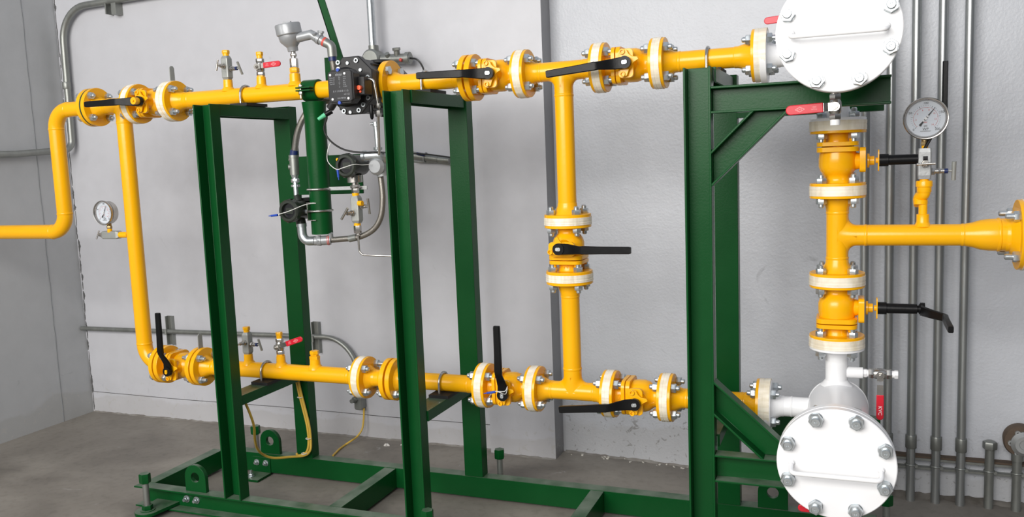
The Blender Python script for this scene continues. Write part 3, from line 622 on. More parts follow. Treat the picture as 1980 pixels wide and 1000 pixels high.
# ---------------------------------------------------------------- small ball valves with red levers
def red_valve(label, loc, body_ax, stem_dir, lever_dir, L=.078, bodyL=.062, plug=None, hexend=True, print_='KVC', off=.0, wide=.020, group='small steel ball valves with red levers', neck=.022):
    """body centred on loc along body_ax, stem to stem_dir, lever to lever_dir"""
    r = thing('drain_valve', label, 'valve', loc, group); o = V(loc); a = V(body_ax).normalized(); s = V(stem_dir).normalized(); l = V(lever_dir).normalized(); wv = s.cross(l).normalized()
    b = MB(); b.hexa(o-a*bodyL/2, a, .026, .014).lathe([(0, .0125), (.006, .0150), (.018, .0158), (.030, .0150), (.036, .0125)], o-a*.018, a, 28).hexa(o+a*(bodyL/2-.014), a, .026, .014)
    b.cyl(o, o+s*.024, .007); part(r, 'valve_body', b, 'steel')
    n = MB().hexa(o+s*.024, s, .013, .006).cyl(o+s*.03, o+s*.035, .0035); part(r, 'stem_nut', n, 'steel')
    q = MB(); pts = [o+s*.023, o+s*.023+l*.016, o+s*(.030+off)+l*.026, o+s*(.030+off)+l*(neck+.02)]
    hw = wide*.42
    q.rings([[p-wv*hw-s*.001, p+wv*hw-s*.001, p+wv*hw+s*.001, p-wv*hw+s*.001] for p in pts]); q.cyl(o+s*.021, o+s*.0245, .011)
    lv = part(r, 'lever', q, 'steel')
    c = o+s*(.030+off)+l*(neck+.015); h = wide/2; out = [(0, -h), (L-h, -h)]+[(L-h+h*math.sin(t), -h*math.cos(t)) for t in [math.pi*k/10 for k in range(1, 10)]]+[(L-h, h), (0, h)]
    part(lv, 'lever_sleeve', MB().prism(out, c-s*.003, l, wv, s*.006), 'red', bevel=.0018)
    f = c+s*.0034; 
    # printed mark faces along the stem
    if print_:
        up_ = wv if wv.z > 0 else -wv; rd = up_.cross(s)
        if abs(l.z) > .9: rd = -l; up_ = s.cross(rd)
        t = MB()
        if print_ == 'KVC': t.text('KVC', .014, f+l*L*.62, l, s.cross(l), .0003)
        else:
            m_ = f+l*L*.62
            dm = [(.012, 0), (0, .0068), (-.012, 0), (0, -.0068)]; di = [(.0095, 0), (0, .0053), (-.0095, 0), (0, -.0053)]
            t.plate_hole(dm, di, m_, rd, up_, s*.0003); t.text('DKE', .0062, m_, rd, up_, .0003); t.text('1000\nWOG', .0055, f+l*L*.24, rd, up_, .0003)
        part(lv, 'printed_mark', t, 'whitep' if print_ == 'KVC' else 'redprint', smooth=False)
    if plug: part(r, 'hex_plug', MB().cyl(o+a*bodyL/2, o+a*(bodyL/2+.012), .011).hexa(o+a*(bodyL/2+.010), a, .022, .014), plug)
    return r
red_valve('small ball valve on the upper run, red lever pointing right', (-2.004, 0, .371), Z, -Y_, (1, 0, .03), plug='yellow', print_='D', L=.075)
red_valve('small ball valve on the lower run, red lever tilted up to the right', (-2.006, 0, -.672), Z, -Y_, (1, 0, .33), plug='yellow', print_='D', L=.078, neck=.040)
n = red_valve('drain valve under the upper white vessel, printed red lever pointing left', (cx-.007, -.345, .098), Z, -Y_, (-1, 0, -.04), print_='D', L=.088, wide=.024, neck=.012)
part(n, 'pipe_nipple', MB().cyl((cx-.007, -.345, .128), (cx-.007, -.345, .186), .0125), 'steel'); part(n, 'thread_tape', MB().cyl((cx-.007, -.345, .053), (cx-.007, -.345, .068), .0118), 'whitep')
n = red_valve('small valve with hanging red lever beside the lower white vessel nozzle', (.092, 0, -.659), X, -Y_, (0, 0, -1), print_='KVC', L=.074, neck=.040)
part(n, 'pipe_nipple', MB().cyl((XR+.028, 0, -.659), (.046, 0, -.659), .0165).cyl((.044, 0, -.659), (.064, 0, -.659), .0105).hexa((.047, 0, -.659), X, .022, .010), 'white'); part(n, 'hex_plug', MB().cyl((.122, 0, -.659), (.136, 0, -.659), .0105).hexa((.130, 0, -.659), X, .022, .010), 'white')
n = red_valve('valve mostly hidden behind the upper white cover, red lever poking out left', (-.10, .0, .372), Z, -Y_, (-1, 0, -.06), print_=None, L=.080, neck=.030)
part(n, 'pipe_nipple', MB().cyl((-.10, 0, .29), (-.10, 0, .345), .012), 'steel')
n = red_valve('drain valve under the lower white vessel, red lever tip just showing', (cx, -.345, -.936), Z, -Y_, (-1, 0, .02), print_=None, L=.058, neck=.020)
part(n, 'pipe_nipple', MB().cyl((cx, -.345, -.910), (cx, -.345, -.852), .0125), 'steel')

# ---------------------------------------------------------------- needle block valves
def tee_bar(root, o, d, bar, L=.036, Lb=.046, collar='navy', r=.0045, barm='dull'):
    o = V(o); d = V(d).normalized(); bar = V(bar).normalized()
    g_ = MB().hexa(o, d, .019, .009).cyl(o+d*.009, o+d*(L*.62), .0065).hexa(o+d*(L*.34), d, .014, .006); g1 = part(root, 'gland', g_, 'steel')
    part(g1, 'gland_collar', MB().cyl(o+d*L*.62, o+d*(L*.80), .0068), collar)
    part(root, 'tee_handle', MB().cyl(o+d*L*.8, o+d*(L+.004), .003).tube([o+d*(L+.004)-bar*Lb/2, o+d*(L+.004)+bar*Lb/2], r, 14), barm)
def block_valve(name_label, loc, ax, handles, h=.092, s=.030, cap='yellow', group='needle block valves', m='dull'):
    r = thing('needle_valve', name_label, 'valve', loc, group); o = V(loc); a = V(ax).normalized(); b = MB()
    u = V((1, 0, 0)) if abs(a.x) < .5 else V((0, 0, 1)); v = a.cross(u); P = round_rect(s, s, .004, 2)
    def ring(t, k): return [o+a*t+u*x*k+v*y*k for x, y in P]
    tp_ = .93 if m == 'cast' else .72; b.rings([ring(-h/2, tp_), ring(-h/2+.010, 1), ring(h/2-.010, 1), ring(h/2, tp_)]); part(r, 'valve_block', b, m, smooth=False)
    for (t, d, bar, kw) in handles: tee_bar(r, o+a*t+V(d)*s/2, d, bar, **kw)
    if cap: part(r, 'hex_plug', MB().cyl(o+a*h/2, o+a*(h/2+.010), .0115).hexa(o+a*(h/2+.008), a, .024, .013), cap)
    return r
ql = dict(L=.040, Lb=.050)
block_valve('block needle valve on the upper run with yellow plug and two T-handles', (-2.155, 0, .379), Z, [(.006, (0, -1, 0), (.25, 0, 1), dict(L=.034, Lb=.040, collar='steel', barm='steel', r=.0035)), (-.004, (1, 0, 0), (0, -.55, 1), ql)], h=.088)
block_valve('block needle valve on the lower run with yellow plug and two T-handles', (-2.157, 0, -.667), Z, [(.006, (0, -1, 0), (1, 0, .5), dict(L=.034, Lb=.034, collar='steel', barm='steel', r=.0035)), (-.004, (1, 0, 0), (0, -.35, 1), ql)], h=.088)
# ---------------------------------------------------------------- pressure gauges
def gauge(label, c, Rg, depth, tilt, group='liquid filled pressure gauges', txt=True, yaw_=0):
    r = thing('pressure_gauge', label, 'gauge', (0, 0, 0), group)
    b = MB().lathe([(0, Rg*.60), (.004, Rg*.88), (.010, Rg*.93), (depth-.013, Rg*.93), (depth-.012, Rg*.94)], (0, depth-.006, 0), (0, -1, 0), 64)
    part(r, 'gauge_case', b, 'steel', local=True)
    part(r, 'bezel', MB().tubehole((0, .001, 0), (0, -1, 0), [(0, Rg*.99), (.002, Rg), (.008, Rg), (.011, Rg*.965)], [(0, Rg*.84), (.004, Rg*.86), (.008, Rg*.89), (.0105, Rg*.93)], 72), 'steel', local=True)
    d = MB().cyl((0, .0035, 0), (0, .0015, 0), Rg*.86, n=64); part(r, 'dial', d, 'face', local=True)
    k = MB(); q = MB(); k2 = MB(); U_, W_ = X, Z
    for i in range(31):
        a = math.radians(225-270*i/30); dr = V((math.cos(a), 0, math.sin(a))); big = i % 6 == 0
        k.tube([dr*Rg*(.56 if big else .60)+V((0, .0012, 0)), dr*Rg*.645+V((0, .0012, 0))], .0003 if not big else .0005, 4)
        if i % 4 == 0: q.tube([dr*Rg*.49+V((0, .0012, 0)), dr*Rg*.53+V((0, .0012, 0))], .0003, 4)
    q.torus((0, .0013, 0), (0, 1, 0), Rg*.53, .0003, 60, 4, math.radians(-45)+math.pi*0, math.radians(225))
    for val, i in (('0', 0), ('20', 6), ('40', 12), ('60', 18), ('80', 24), ('100', 30)) if False else (('0', 0), ('50', 7.5), ('100', 15), ('150', 22.5), ('200', 30)):
        a = math.radians(225-270*i/30); k.text(val, Rg*.15, V((math.cos(a), 0, math.sin(a)))*Rg*.73+V((0, .0012, 0)), U_, W_, .0002)
    for val, i in (('2', 4.3), ('4', 8.6), ('6', 12.9), ('8', 17.1), ('10', 21.4), ('12', 25.7), ('14', 30)):
        a = math.radians(225-270*i/30); q.text(val, Rg*.11, V((math.cos(a), 0, math.sin(a)))*Rg*.42+V((0, .0012, 0)), U_, W_, .0002)
    q.text('bar', Rg*.12, (0, .0012, -Rg*.17), U_, W_, .0002); k.text('psi', Rg*.14, (0, .0012, -Rg*.34), U_, W_, .0002)
    k2.text('WP', Rg*.17, (0, .0012, -Rg*.50), U_, W_, .0002); k2.text('WATERPROOF', Rg*.07, (0, .0012, -Rg*.60), U_, W_, .0002)
    part(r, 'scale_marks', k, 'blackp', local=True, smooth=False); part(r, 'inner_scale', q, 'redp', local=True, smooth=False); part(r, 'dial_lettering', k2, 'blackp', local=True, smooth=False)
    a = math.radians(tilt); dr = V((math.cos(a), 0, math.sin(a))); nn = V((-dr.z, 0, dr.x)); o_ = V((0, -.002, 0))
    nd = MB(); P = [(-.42, .055), (-.12, .022), (0, .035), (.15, .030), (.66, .004)]
    nd.rings([[o_+dr*t*Rg+nn*w_*Rg, o_+dr*t*Rg-nn*w_*Rg, o_+dr*t*Rg-nn*w_*Rg+V((0, -.0006, 0)), o_+dr*t*Rg+nn*w_*Rg+V((0, -.0006, 0))] for t, w_ in P]); nd = part(r, 'pointer', nd, 'blackp', local=True)
    hb = MB().cyl((0, .002, 0), (0, -.0045, 0), Rg*.065)
    for t in (-.14, .14): hb.cyl(o_+dr*t*Rg, o_+dr*t*Rg+V((0, -.002, 0)), Rg*.04)
    part(nd, 'pointer_hub', hb, 'whitep', local=True)
    part(r, 'dial_glass', MB().cyl((0, -.0052, 0), (0, -.0068, 0), Rg*.885, n=64), 'glass', local=True)
    st = MB().cyl((0, depth*.5, -Rg*.9), (0, depth*.5, -Rg-.016), .009).hexa((0, depth*.5, -Rg-.004), (0, 0, -1), .019, .012); part(r, 'gauge_stem', st, 'brass' if 'brass' in M else 'steel', local=True)
    part(r, 'thread_tape', MB().cyl((0, depth*.5, -Rg-.016), (0, depth*.5, -Rg-.024), .0085), 'yellow', local=True)
    place(r, c); r.rotation_euler = (0, 0, math.radians(yaw_)); return r
M['brass'] = mat('tinned_brass', (.45, .33, .16), .35, .8, var=.3, vscale=60)
gauge('large round pressure gauge on the right-hand yellow branch', (.199, -.015, .067), .0575, .030, 52)
gauge('smaller round pressure gauge beside the left riser', (-2.797, -.030, -.151), .0500, .042, 62)
block_valve('upright block needle valve between right gauge and yellow branch', (.199, 0, -.056), Z, [(0, (0, -1, 0), (1, 0, .02), dict(L=.030, Lb=.046, collar='steel', barm='steel', r=.0032)), (-.022, (1, 0, 0), (0, -.18, 1), dict(L=.052, Lb=.052, r=.006))], h=.084, s=.034, cap=None, m='cast')
e = thing('swivel_elbow', 'yellow threaded elbow between right gauge valve and branch', 'pipe fitting', (.197, 0, -.15))
part(e, 'elbow', MB().lathe([(0, .020), (.004, .0215), (.016, .0215), (.018, .019), (.030, .019), (.038, .014), (.042, .006)], (.199, -.004, -.103), -Z, 32).tube(fillet([(.199, -.004, -.115), (.199, -.004, -.140), (.187, .014, -.152), (.190, .004, -.170)], .01, 5), .0165, 24).lathe([(0, .0185), (.012, .0185)], (.191, .003, -.156), -Z, 28).cyl((.197, 0, -.165), (.197, 0, -.205), .0115).cyl((.199, -.002, -.096), (.199, -.002, -.104), .012), 'yellow')
bl = block_valve('horizontal block needle valve feeding the left gauge from the riser', (-2.798, 0, -.243), X, [(0.040, (-0, 0, 0), (0, 0, 1), {})][:0], h=.092, s=.032, cap=None)
tee_bar(bl, (-2.844, 0, -.243), (-1, 0, 0), (0, .5, 1), L=.026, Lb=.036, collar='steel', r=.003, barm='steel'); part(bl, 'gauge_adapter', MB().cyl((-2.797, -.009, -.232), (-2.797, -.009, -.219), .0095), 'yellow')

# ---------------------------------------------------------------- line blinds
for label, jx, jz in (('steel paddle tab above the upper left flange joint', JF3.x, ZT), ('steel paddle tab above the open lower left flange joint', JB2.x, ZB)):
    t = MB().prism([(-.013, .050), (.013, .050), (.012, .125), (.006, .133), (-.006, .133), (-.012, .125)], (jx-.0015, 0, jz), (0, 1, 0), (0, 0, 1), (.003, 0, 0)); t.lathe([(0, .048), (.003, .048)], (jx-.0015, 0, jz), X, 32)
    solo('line_blind', label, 'plate', t, 'dull', (jx, 0, jz+.05), 'steel paddle blinds', bevel=.0005)
# ---------------------------------------------------------------- U-bolts and rubber pads
for label, x, z in (('U-bolt over the upper run on the left frame', -2.075, ZT), ('U-bolt over the upper run on the middle frame', -1.330, ZT), ('U-bolt over the upper run on the right frame', -.388, ZT),
                 ('U-bolt over the lower run on the left frame', -2.075, ZB), ('U-bolt over the lower run on the middle frame', -1.320, ZB), ('U-bolt over the lower run behind the right post', -.376, ZB)):
    r = thing('pipe_clamp', label, 'clamp', (x, 0, z-.035), 'pipe U-bolts')
    pts = [V((x, -.0355, z-.065)), V((x, -.0355, z))]+[V((x, -.0355*math.cos(a), z+.0355*math.sin(a))) for a in [math.pi*k/16 for k in range(1, 16)]]+[V((x, .0355, z)), V((x, .0355, z-.065))]
    ub = part(r, 'u_bolt', MB().tube(pts, .0048, 14), 'steel')
    part(r, 'rubber_pad', MB().box((x-.030, -.060, z-.0415), (x+.045, .060, z-.0308)), 'rubber')
    for y in (-.0355, .0355): part(ub, 'hex_nut', MB().hexa((x, y, z-.046), -Z, .014, .008), 'zinc')

# ---------------------------------------------------------------- green support pipe
SX = -1.785
sp = thing('support_pipe', 'vertical dark green pipe hanging from a clamp on the upper run', 'support', (SX, 0, -.25))
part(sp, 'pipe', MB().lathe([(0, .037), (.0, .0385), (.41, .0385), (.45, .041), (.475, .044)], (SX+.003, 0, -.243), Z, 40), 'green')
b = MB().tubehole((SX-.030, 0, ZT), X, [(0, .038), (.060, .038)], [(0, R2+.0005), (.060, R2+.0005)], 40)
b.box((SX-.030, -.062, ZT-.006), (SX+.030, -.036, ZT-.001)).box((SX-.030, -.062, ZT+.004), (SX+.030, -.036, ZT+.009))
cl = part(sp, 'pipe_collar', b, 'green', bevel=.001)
for x in (-.014, ): part(cl, 'clamp_bolt', MB().hexa((SX+x, -.052, ZT+.009), Z, .014, .007).cyl((SX+x, -.052, ZT-.03), (SX+x, -.052, ZT+.02), .0045).hexa((SX+x, -.052, ZT-.006), -Z, .014, .012), 'steel')
br = MB().tube([(-1.92, .20, .79), (-1.845, .20, .545), (-1.770, .20, .300)], .001, 4)
a0, a1 = V((-1.925, .215, .82)), V((-1.758, .215, .262)); dd = (a1-a0); nn = V((dd.z, 0, -dd.x)).normalized()
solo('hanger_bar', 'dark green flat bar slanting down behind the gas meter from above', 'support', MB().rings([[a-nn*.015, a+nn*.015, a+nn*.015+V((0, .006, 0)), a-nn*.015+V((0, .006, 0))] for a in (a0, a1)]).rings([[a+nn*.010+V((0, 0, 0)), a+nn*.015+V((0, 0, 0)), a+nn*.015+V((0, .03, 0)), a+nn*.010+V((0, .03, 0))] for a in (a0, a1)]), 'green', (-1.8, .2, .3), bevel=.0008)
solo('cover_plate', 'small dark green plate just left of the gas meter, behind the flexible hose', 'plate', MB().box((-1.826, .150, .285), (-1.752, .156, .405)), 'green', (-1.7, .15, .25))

# ---------------------------------------------------------------- rotary gas meter
MX, MZ = -1.552, .266
gm = thing('gas_meter', 'black rotary gas meter with octagonal end cover and index box between the yellow flanges', 'meter', (MX, 0, MZ-.1))
def octo(w_, h_, c): return [(w_/2, h_/2-c), (w_/2-c, h_/2), (-w_/2+c, h_/2), (-w_/2, h_/2-c), (-w_/2, -h_/2+c), (-w_/2+c, -h_/2), (w_/2-c, -h_/2), (w_/2, -h_/2+c)]
b = MB().prism(octo(.150, .176, .045), (MX+.010, -.095, MZ), X, Z, (0, .20, 0)); b.cyl((-1.660, 0, ZT), (-1.482, 0, ZT), .066, n=48); b.box((-1.630, -.075, MZ-.075), (-1.490, .085, MZ+.075))
b.lathe([(0, .050), (.012, .046)], (MX+.04, .02, MZ+.08), Z, 32)
part(gm, 'meter_body', b, 'meter', bevel=.003)
for y0, nm in ((-.128, 'front_cover'), (.105, 'rear_cover')):
    b = MB().prism(octo(.158, .190, .048), (MX+.010, y0, MZ), X, Z, (0, .030, 0))
    if y0 < 0: b.lathe([(0, .066), (.010, .064), (.026, .050), (.034, .048)], (MX-.012, y0, MZ-.004), (0, -1, 0), 48); b.tube([(MX-.02, y0-.012, MZ-.01), (MX-.075, y0-.01, MZ-.072)], .014, 16)
    fc = part(gm, nm, b, 'meter', bevel=.003)
    if y0 < 0:
        for bx, bz, hollow in ((-.036, .078, 1), (.034, .080, 1), (-.036, .056, 1), (.000, .074, 0), (.048, .048, 0), (.075, .022, 1), (.072, -.045, 1), (.034, -.083, 1), (-.024, -.083, 1), (.052, -.066, 1), (.078, -.010, 2), (.0, -.088, 0)):
            c = V((MX+bx, y0, MZ+bz)); q = MB()
            if hollow: q.tubehole(c, (0, -1, 0), [(0, .0078), (.006, .0078)], [(0, .0042), (.006, .0042)], 20)
            else: q.cyl(c, c+V((0, -.005, 0)), .0055)
            part(fc, 'cap_screw', q, 'zinc' if hollow != 2 else 'yellow')
# index head
ix = MB(); IX, IZ = -1.534, .257; IY = -.212
ix.prism(octo(.098, .110, .014), (IX, IY+.004, IZ), X, Z, (0, .040, 0)); ix.prism(round_rect(.090, .100, .01), (IX, IY, IZ), X, Z, (0, .006, 0)); ix.cyl((IX-.006, IY+.04, IZ), (IX-.006, -.120, IZ), .042, n=36); ix.box((IX+.038, -.178, IZ-.028), (IX+.070, -.128, IZ+.030))
ih = part(gm, 'index_head', ix, 'meter', bevel=.002)
part(ih, 'label_plate', MB().prism(round_rect(.084, .094, .006), (IX, IY-.001, IZ), X, Z, (0, .0012, 0)), 'label')
t = MB(); yl = IY-.0014
t.text('elster', .012, (IX-.002, yl, IZ+.038), X, Z, .0002)
for i, s_ in enumerate(('Qmax 65', 'Qmin 0,4', 'pmax 16', 'Typ G40')): t.text(s_, .0052, (IX-.038, yl, IZ+.028-.0065*i), X, Z, .0002, 'LEFT')
for i, s_ in enumerate(('DN', 'PN', 'V', 'No', 'T', 'Q')): t.text(s_, .0050, (IX-.001, yl, IZ+.029-.0062*i), X, Z, .0002)
for i, s_ in enumerate(('m3/h', 'm3/h', 'bar', 'dm3', 'IP 65', 'E 2012')): t.text(s_, .0052, (IX+.013, yl, IZ+.030-.0062*i), X, Z, .0002, 'LEFT')
t.text('0 1 1 0 0 0 1 1 0', .0085, (IX+.002, yl, IZ-.0155), X, Z, .0003); t.text('m3  CE', .007, (IX+.024, yl, IZ-.026), X, Z, .0002); t.text('GAS METER', .0062, (IX+.004, yl, IZ-.038), X, Z, .0002)
part(ih, 'label_text', t, 'greyp', smooth=False)
for sx, sz in ((-.034, .038), (.020, .040), (-.030, -.040), (.030, -.040)): part(ih, 'label_screw', MB().cyl((IX+sx, IY-.001, IZ+sz), (IX+sx, IY-.003, IZ+sz), .0040), 'whitep')
for sz in (.053, -.052): part(ih, 'blue_seal', MB().cyl((IX-.006, IY-.002, IZ+sz), (IX-.006, IY+.006, IZ+sz), .0055), 'blue')
part(gm, 'orange_cap', MB().cyl((IX+.055, -.178, IZ-.006), (IX+.055, -.190, IZ-.006), .0075).cyl((IX+.055, -.178, IZ-.018), (IX+.055, -.182, IZ-.018), .004), 'orange')
part(gm, 'cable_plug', MB().cyl((MX-.070, -.135, MZ-.080), (MX-.090, -.145, MZ-.092), .009), 'black'); part(gm, 'green_plug', MB().cyl((MX-.086, -.143, MZ-.089), (MX-.115, -.150, MZ-.106), .0085, .006), 'mint')
# black signal cable
ck = [V((MX-.113, -.15, MZ-.105)), V((-1.640, -0.140, 0.167)), V((-1.660, -0.130, 0.127)), V((-1.646, -0.120, 0.088)), V((-1.606, -0.100, 0.056)), V((-1.547, -0.080, 0.043)), V((-1.488, -0.050, 0.041)), V((-1.617, 0.300, 0.041)), V((-1.719, 0.620, 0.041)), V((-1.666, 0.660, 0.034)), V((-1.569, 0.660, 0.019))]
solo('signal_cable', 'black cable looping from the meter green plug to the wall conduit', 'cable', MB().tube(spline(ck, 8), .0032, 10), 'cable', (-1.6, -.1, 0))
# impulse tube down from the cover, needle valve with black handle
it = thing('impulse_line', 'thin steel impulse tube with black-handled valve right of the meter cover', 'pipe', (-1.47, -.14, .1))
part(it, 'tube', MB().tube(fillet([V((-1.496, -0.150, 0.284)), V((-1.445, -0.150, 0.278)), V((-1.438, -0.140, 0.192))], .014, 6), .0040, 12), 'steel')
part(it, 'fitting', MB().hexa(V((-1.439, -0.140, 0.200)), (0, 0, -1), .014, .014).cyl(V((-1.440, -0.140, 0.192)), V((-1.469, -0.100, 0.032)), .005).hexa(V((-1.440, -0.140, 0.177)), (0, 0, -1), .018, .020), 'steel')
c0 = V((-1.459, -0.150, 0.192)); part(it, 'valve_handle', MB().lathe([(0, .006), (.004, .008), (.028, .0075), (.045, .0055), (.050, .002)], c0+V((0, 0, .006)), (0, 0, -1), 16).tube([c0+V((.0, 0, -.01)), c0+V((.022, .005, -.012))], .004), 'black')

# ---------------------------------------------------------------- temperature transmitter on the upper run
TX = -1.856
tt = thing('temperature_transmitter', 'silver-grey temperature transmitter head on top of the upper run', 'instrument', (TX, 0, .34))
part(tt, 'thermowell_fitting', MB().hexa((TX, 0, .340), Z, .030, .018), 'yellow')
part(tt, 'union', MB().hexa((TX, 0, .357), Z, .026, .034).cyl((TX, 0, .39), (TX, 0, .42), .0085).hexa((TX, 0, .398), Z, .020, .010), 'steel')
tl = Matrix.Rotation(math.radians(8), 3, 'X') @ Matrix.Rotation(math.radians(-5), 3, 'Y'); ax = tl @ Z; o = V((TX, 0, .416))
hd = part(tt, 'housing', MB().lathe([(0, .0185), (.014, .0195), (.018, .022), (.036, .038), (.050, .0405), (.060, .0405)], o, ax, 40).tube([o+ax*.045+V((.03, .0, 0)), V((-1.775, 0, .468)), V((-1.755, .004, .455))], .017, 20), 'silver')
b = MB(); o2 = o+ax*.058; u_, v_, a_ = frame(ax); n_ = 48; rs = []
for t, r_ in ((0, .044), (.003, .046), (.034, .046), (.039, .043), (.041, .0)):
    rs.append([o2+a_*t+(u_*math.cos(2*math.pi*i/n_)+v_*math.sin(2*math.pi*i/n_))*max(1e-4, r_*(1 if (i//2) % 4 else .975)) for i in range(n_)])
b.rings(rs); b.box(o2+a_*.041-V((.016, .004, 0)), o2+a_*.041+V((.016, .004, .006))); part(hd, 'threaded_cap', b, 'silver')
el = thing('conduit_union', 'grey sealing fitting and elbow leading from the transmitter head to the hose', 'pipe fitting', (-1.72, 0, .44))
part(el, 'sealing_fitting', MB().tube([(-1.764, .004, .460), (-1.722, .008, .436)], .0165, 20).lathe([(0, .019), (.012, .019)], (-1.752, .004, .453), (.042, .004, -.024), 24).tube([(-1.742, .004, .450), (-1.737, .003, .473)], .009, 14).hexa((-1.738, .003, .470), (.2, 0, 1), .020, .008).tube([(-1.756, -.004, .458), (-1.756, -.012, .470)], .008, 12), 'silver')
part(el, 'red_ring', MB().lathe([(0, .0172), (.008, .0172)], (-1.730, .0075, .4405), (.042, .004, -.024), 24), 'redp')
part(el, 'elbow', MB().tube(fillet([(-1.724, .008, .437), (-1.701, .010, .424), (-1.701, .012, .386)], .018, 8), .0165, 20), 'galv')
part(el, 'blue_collar', MB().cyl((-1.701, .012, .387), (-1.701, .012, .371), .0145), 'navy')
hp = [V((-1.701, .012, .373)), V((-1.701, .025, .32)), V((-1.70, .065, .27)), V((-1.735, .075, .235)), V((-1.818, 0.070, 0.242)), V((-1.858, 0.050, 0.192)), V((-1.874, 0.020, 0.131)), V((-1.867, -0.020, 0.052))]
hs = thing('flexible_hose', 'braided steel hose from the transmitter elbow down to the left pressure transmitter', 'hose', (-1.87, 0, .05))
part(hs, 'hose', MB().tube(spline(hp, 8), .0115, 16), 'braid'); part(hs, 'blue_collar', MB().cyl(V((-1.866, -0.020, 0.063)), V((-1.870, -0.020, 0.044)), .0145), 'navy')
# ---------------------------------------------------------------- left pressure transmitter
LX, LY = -1.895, -.02
un_ = thing('conduit_union', 'silver conduit union and nipple above the left pressure transmitter', 'pipe fitting', (-1.88, -.02, 0))
a = V((-1.870, -0.020, 0.046)); b_ = V((-1.871, -0.020, -0.025)); c_ = V((-1.863, -0.030, -0.100))
part(un_, 'sealing_fitting', MB().cyl(a, b_, .0165).lathe([(0, .0185), (.010, .0185)], a, b_-a).tube([a+(b_-a)*.6, a+(b_-a)*.6+V((-.018, -.012, 0))], .009).tube([a+(b_-a)*.25, a+(b_-a)*.25+V((-.014, -.012, .004))], .007), 'galv')
part(un_, 'nipple', MB().cyl(b_, c_, .009).hexa(b_+V((0, 0, -.014)), -Z, .026, .014).hexa(b_+V((0, 0, -.036)), -Z, .028, .008).lathe([(0, .014), (.014, .010)], b_, -Z), 'zinc')
def transmitter(label, fc, name='pressure_transmitter'):
    """round twin-cover housing lying along Y, front cover centre fc"""
    r = thing(name, label, 'instrument', fc, 'olive pressure transmitters'); o = V(fc)
    b = MB().lathe([(.012, .034), (.016, .0345), (.05, .035), (.085, .036), (.104, .036), (.112, .032), (.114, .0)], o, Y_, 48); part(r, 'housing', b, 'txgrey')
    cv = MB().tubehole(o, Y_, [(-.004, .036), (0, .041), (.018, .042), (.020, .038)], [(-.004, .028), (.004, .026), (.018, .026), (.020, .030)], 56)
    for i in range(6):
        a = math.radians(60*i+20); d = V((math.cos(a), 0, math.sin(a))); cv.box(o+d*.0395-V((.004, 0, .004)), o+d*.0395+V((.004, .016, .004)))
    c = part(r, 'front_cover', cv, 'txgrey'); part(c, 'window', MB().cyl(o+V((0, .006, 0)), o+V((0, .008, 0)), .027, n=40), 'label'); part(c, 'display', MB().prism(round_rect(.030, .022, .003), o+V((0, .0055, 0)), X, Z, (0, .001, 0)), 'txgrey')
    return r
lt = transmitter('olive pressure transmitter left of the green support pipe', V((-1.854, -0.095, -0.152)))
o = V(lt['_o'])
part(lt, 'conduit_entry', MB().cyl(o+V((.0, .062, .03)), c_, .014, .010), 'txgrey'); part(lt, 'process_neck', MB().cyl(o+V((0, .065, -.03)), o+V((0.004, .066, -.056)), .018), 'txgrey'); part(lt, 'terminal_lid', MB().box(o+V((-.005, .075, .030)), o+V((.055, .125, .042))), 'black', bevel=.001)
bk = thing('mounting_bracket', 'steel angle bracket with U-bolt holding the left transmitter to the green pipe', 'bracket', (-1.82, -.05, -.15))
g0 = V((-1.791, -0.045, -0.158)); part(bk, 'bracket_plate', MB().box(g0+V((-.020, -.002, -.034)), g0+V((-.017, .060, .032))).box(g0+V((-.02, -.002, .029)), g0+V((.015, .06, .032))).box(g0+V((-.02, -.002, -.034)), g0+V((.015, .06, -.031))), 'steel', bevel=.0005)
def ubolt_h(root, z, x0, r=.0042):
    pts = [V((x0, -.0435, z)), V((SX, -.0435, z))]+[V((SX+.0435*math.sin(a), -.0435*math.cos(a), z)) for a in [math.pi*k/16 for k in range(1, 16)]]+[V((SX, .0435, z)), V((x0, .0435, z))]
    return part(root, 'u_bolt', MB().tube(pts, r, 12), 'steel')
ubolt_h(bk, g0.z, g0.x-.022); part(bk, 'hex_nut', MB().hexa((g0.x-.020, -.0435, g0.z), -X, .014, .008), 'zinc')
# elbow, union and hose below
lw = thing('conduit_union', 'galvanised elbow and grey sealing fitting below the left transmitter', 'pipe fitting', (-1.85, 0, -.25))
e0 = o+V((.004, .066, -.05)); z_ = -.268
part(lw, 'elbow', MB().tube(fillet([e0, V((e0.x+.002, e0.y, z_)), V((e0.x+.052, e0.y+.004, z_+.002))], .028, 10), .0165, 22).lathe([(0, .0185), (.012, .0185)], e0, -Z, 28), 'zinc')
s0 = V((e0.x+.048, e0.y+.004, z_+.001)); s1 = V((-1.748, 0.000, -0.266))
dv = (s1-s0).normalized(); L_ = (s1-s0).length
part(lw, 'sealing_fitting', MB().lathe([(0, .0165), (.012, .0165), (.013, .019), (.024, .019), (.025, .017), (.050, .017), (.052, .0185), (L_-.012, .0175), (L_, .0165)], s0, dv, 28).hexa(s0+dv*.010, dv, .036, .010).tube([s0+dv*.060, s0+dv*.066+V((0, -.01, .026))], .009), 'silver')
part(lw, 'red_ring', MB().lathe([(0, .0180), (.007, .0180)], s1-dv*.012, dv, 28), 'redp')
hp = [s1, V((-1.692, 0.000, -0.262)), V((-1.627, 0.000, -0.255)), V((-1.568, 0.000, -0.229)), V((-1.535, 0.000, -0.185)), V((-1.523, 0.000, -0.121)), V((-1.525, 0.000, -0.058)), V((-1.528, 0.000, -0.032))]
hs = thing('flexible_hose', 'braided steel hose curving under the right transmitter up to its round box', 'hose', (-1.55, 0, -.2))
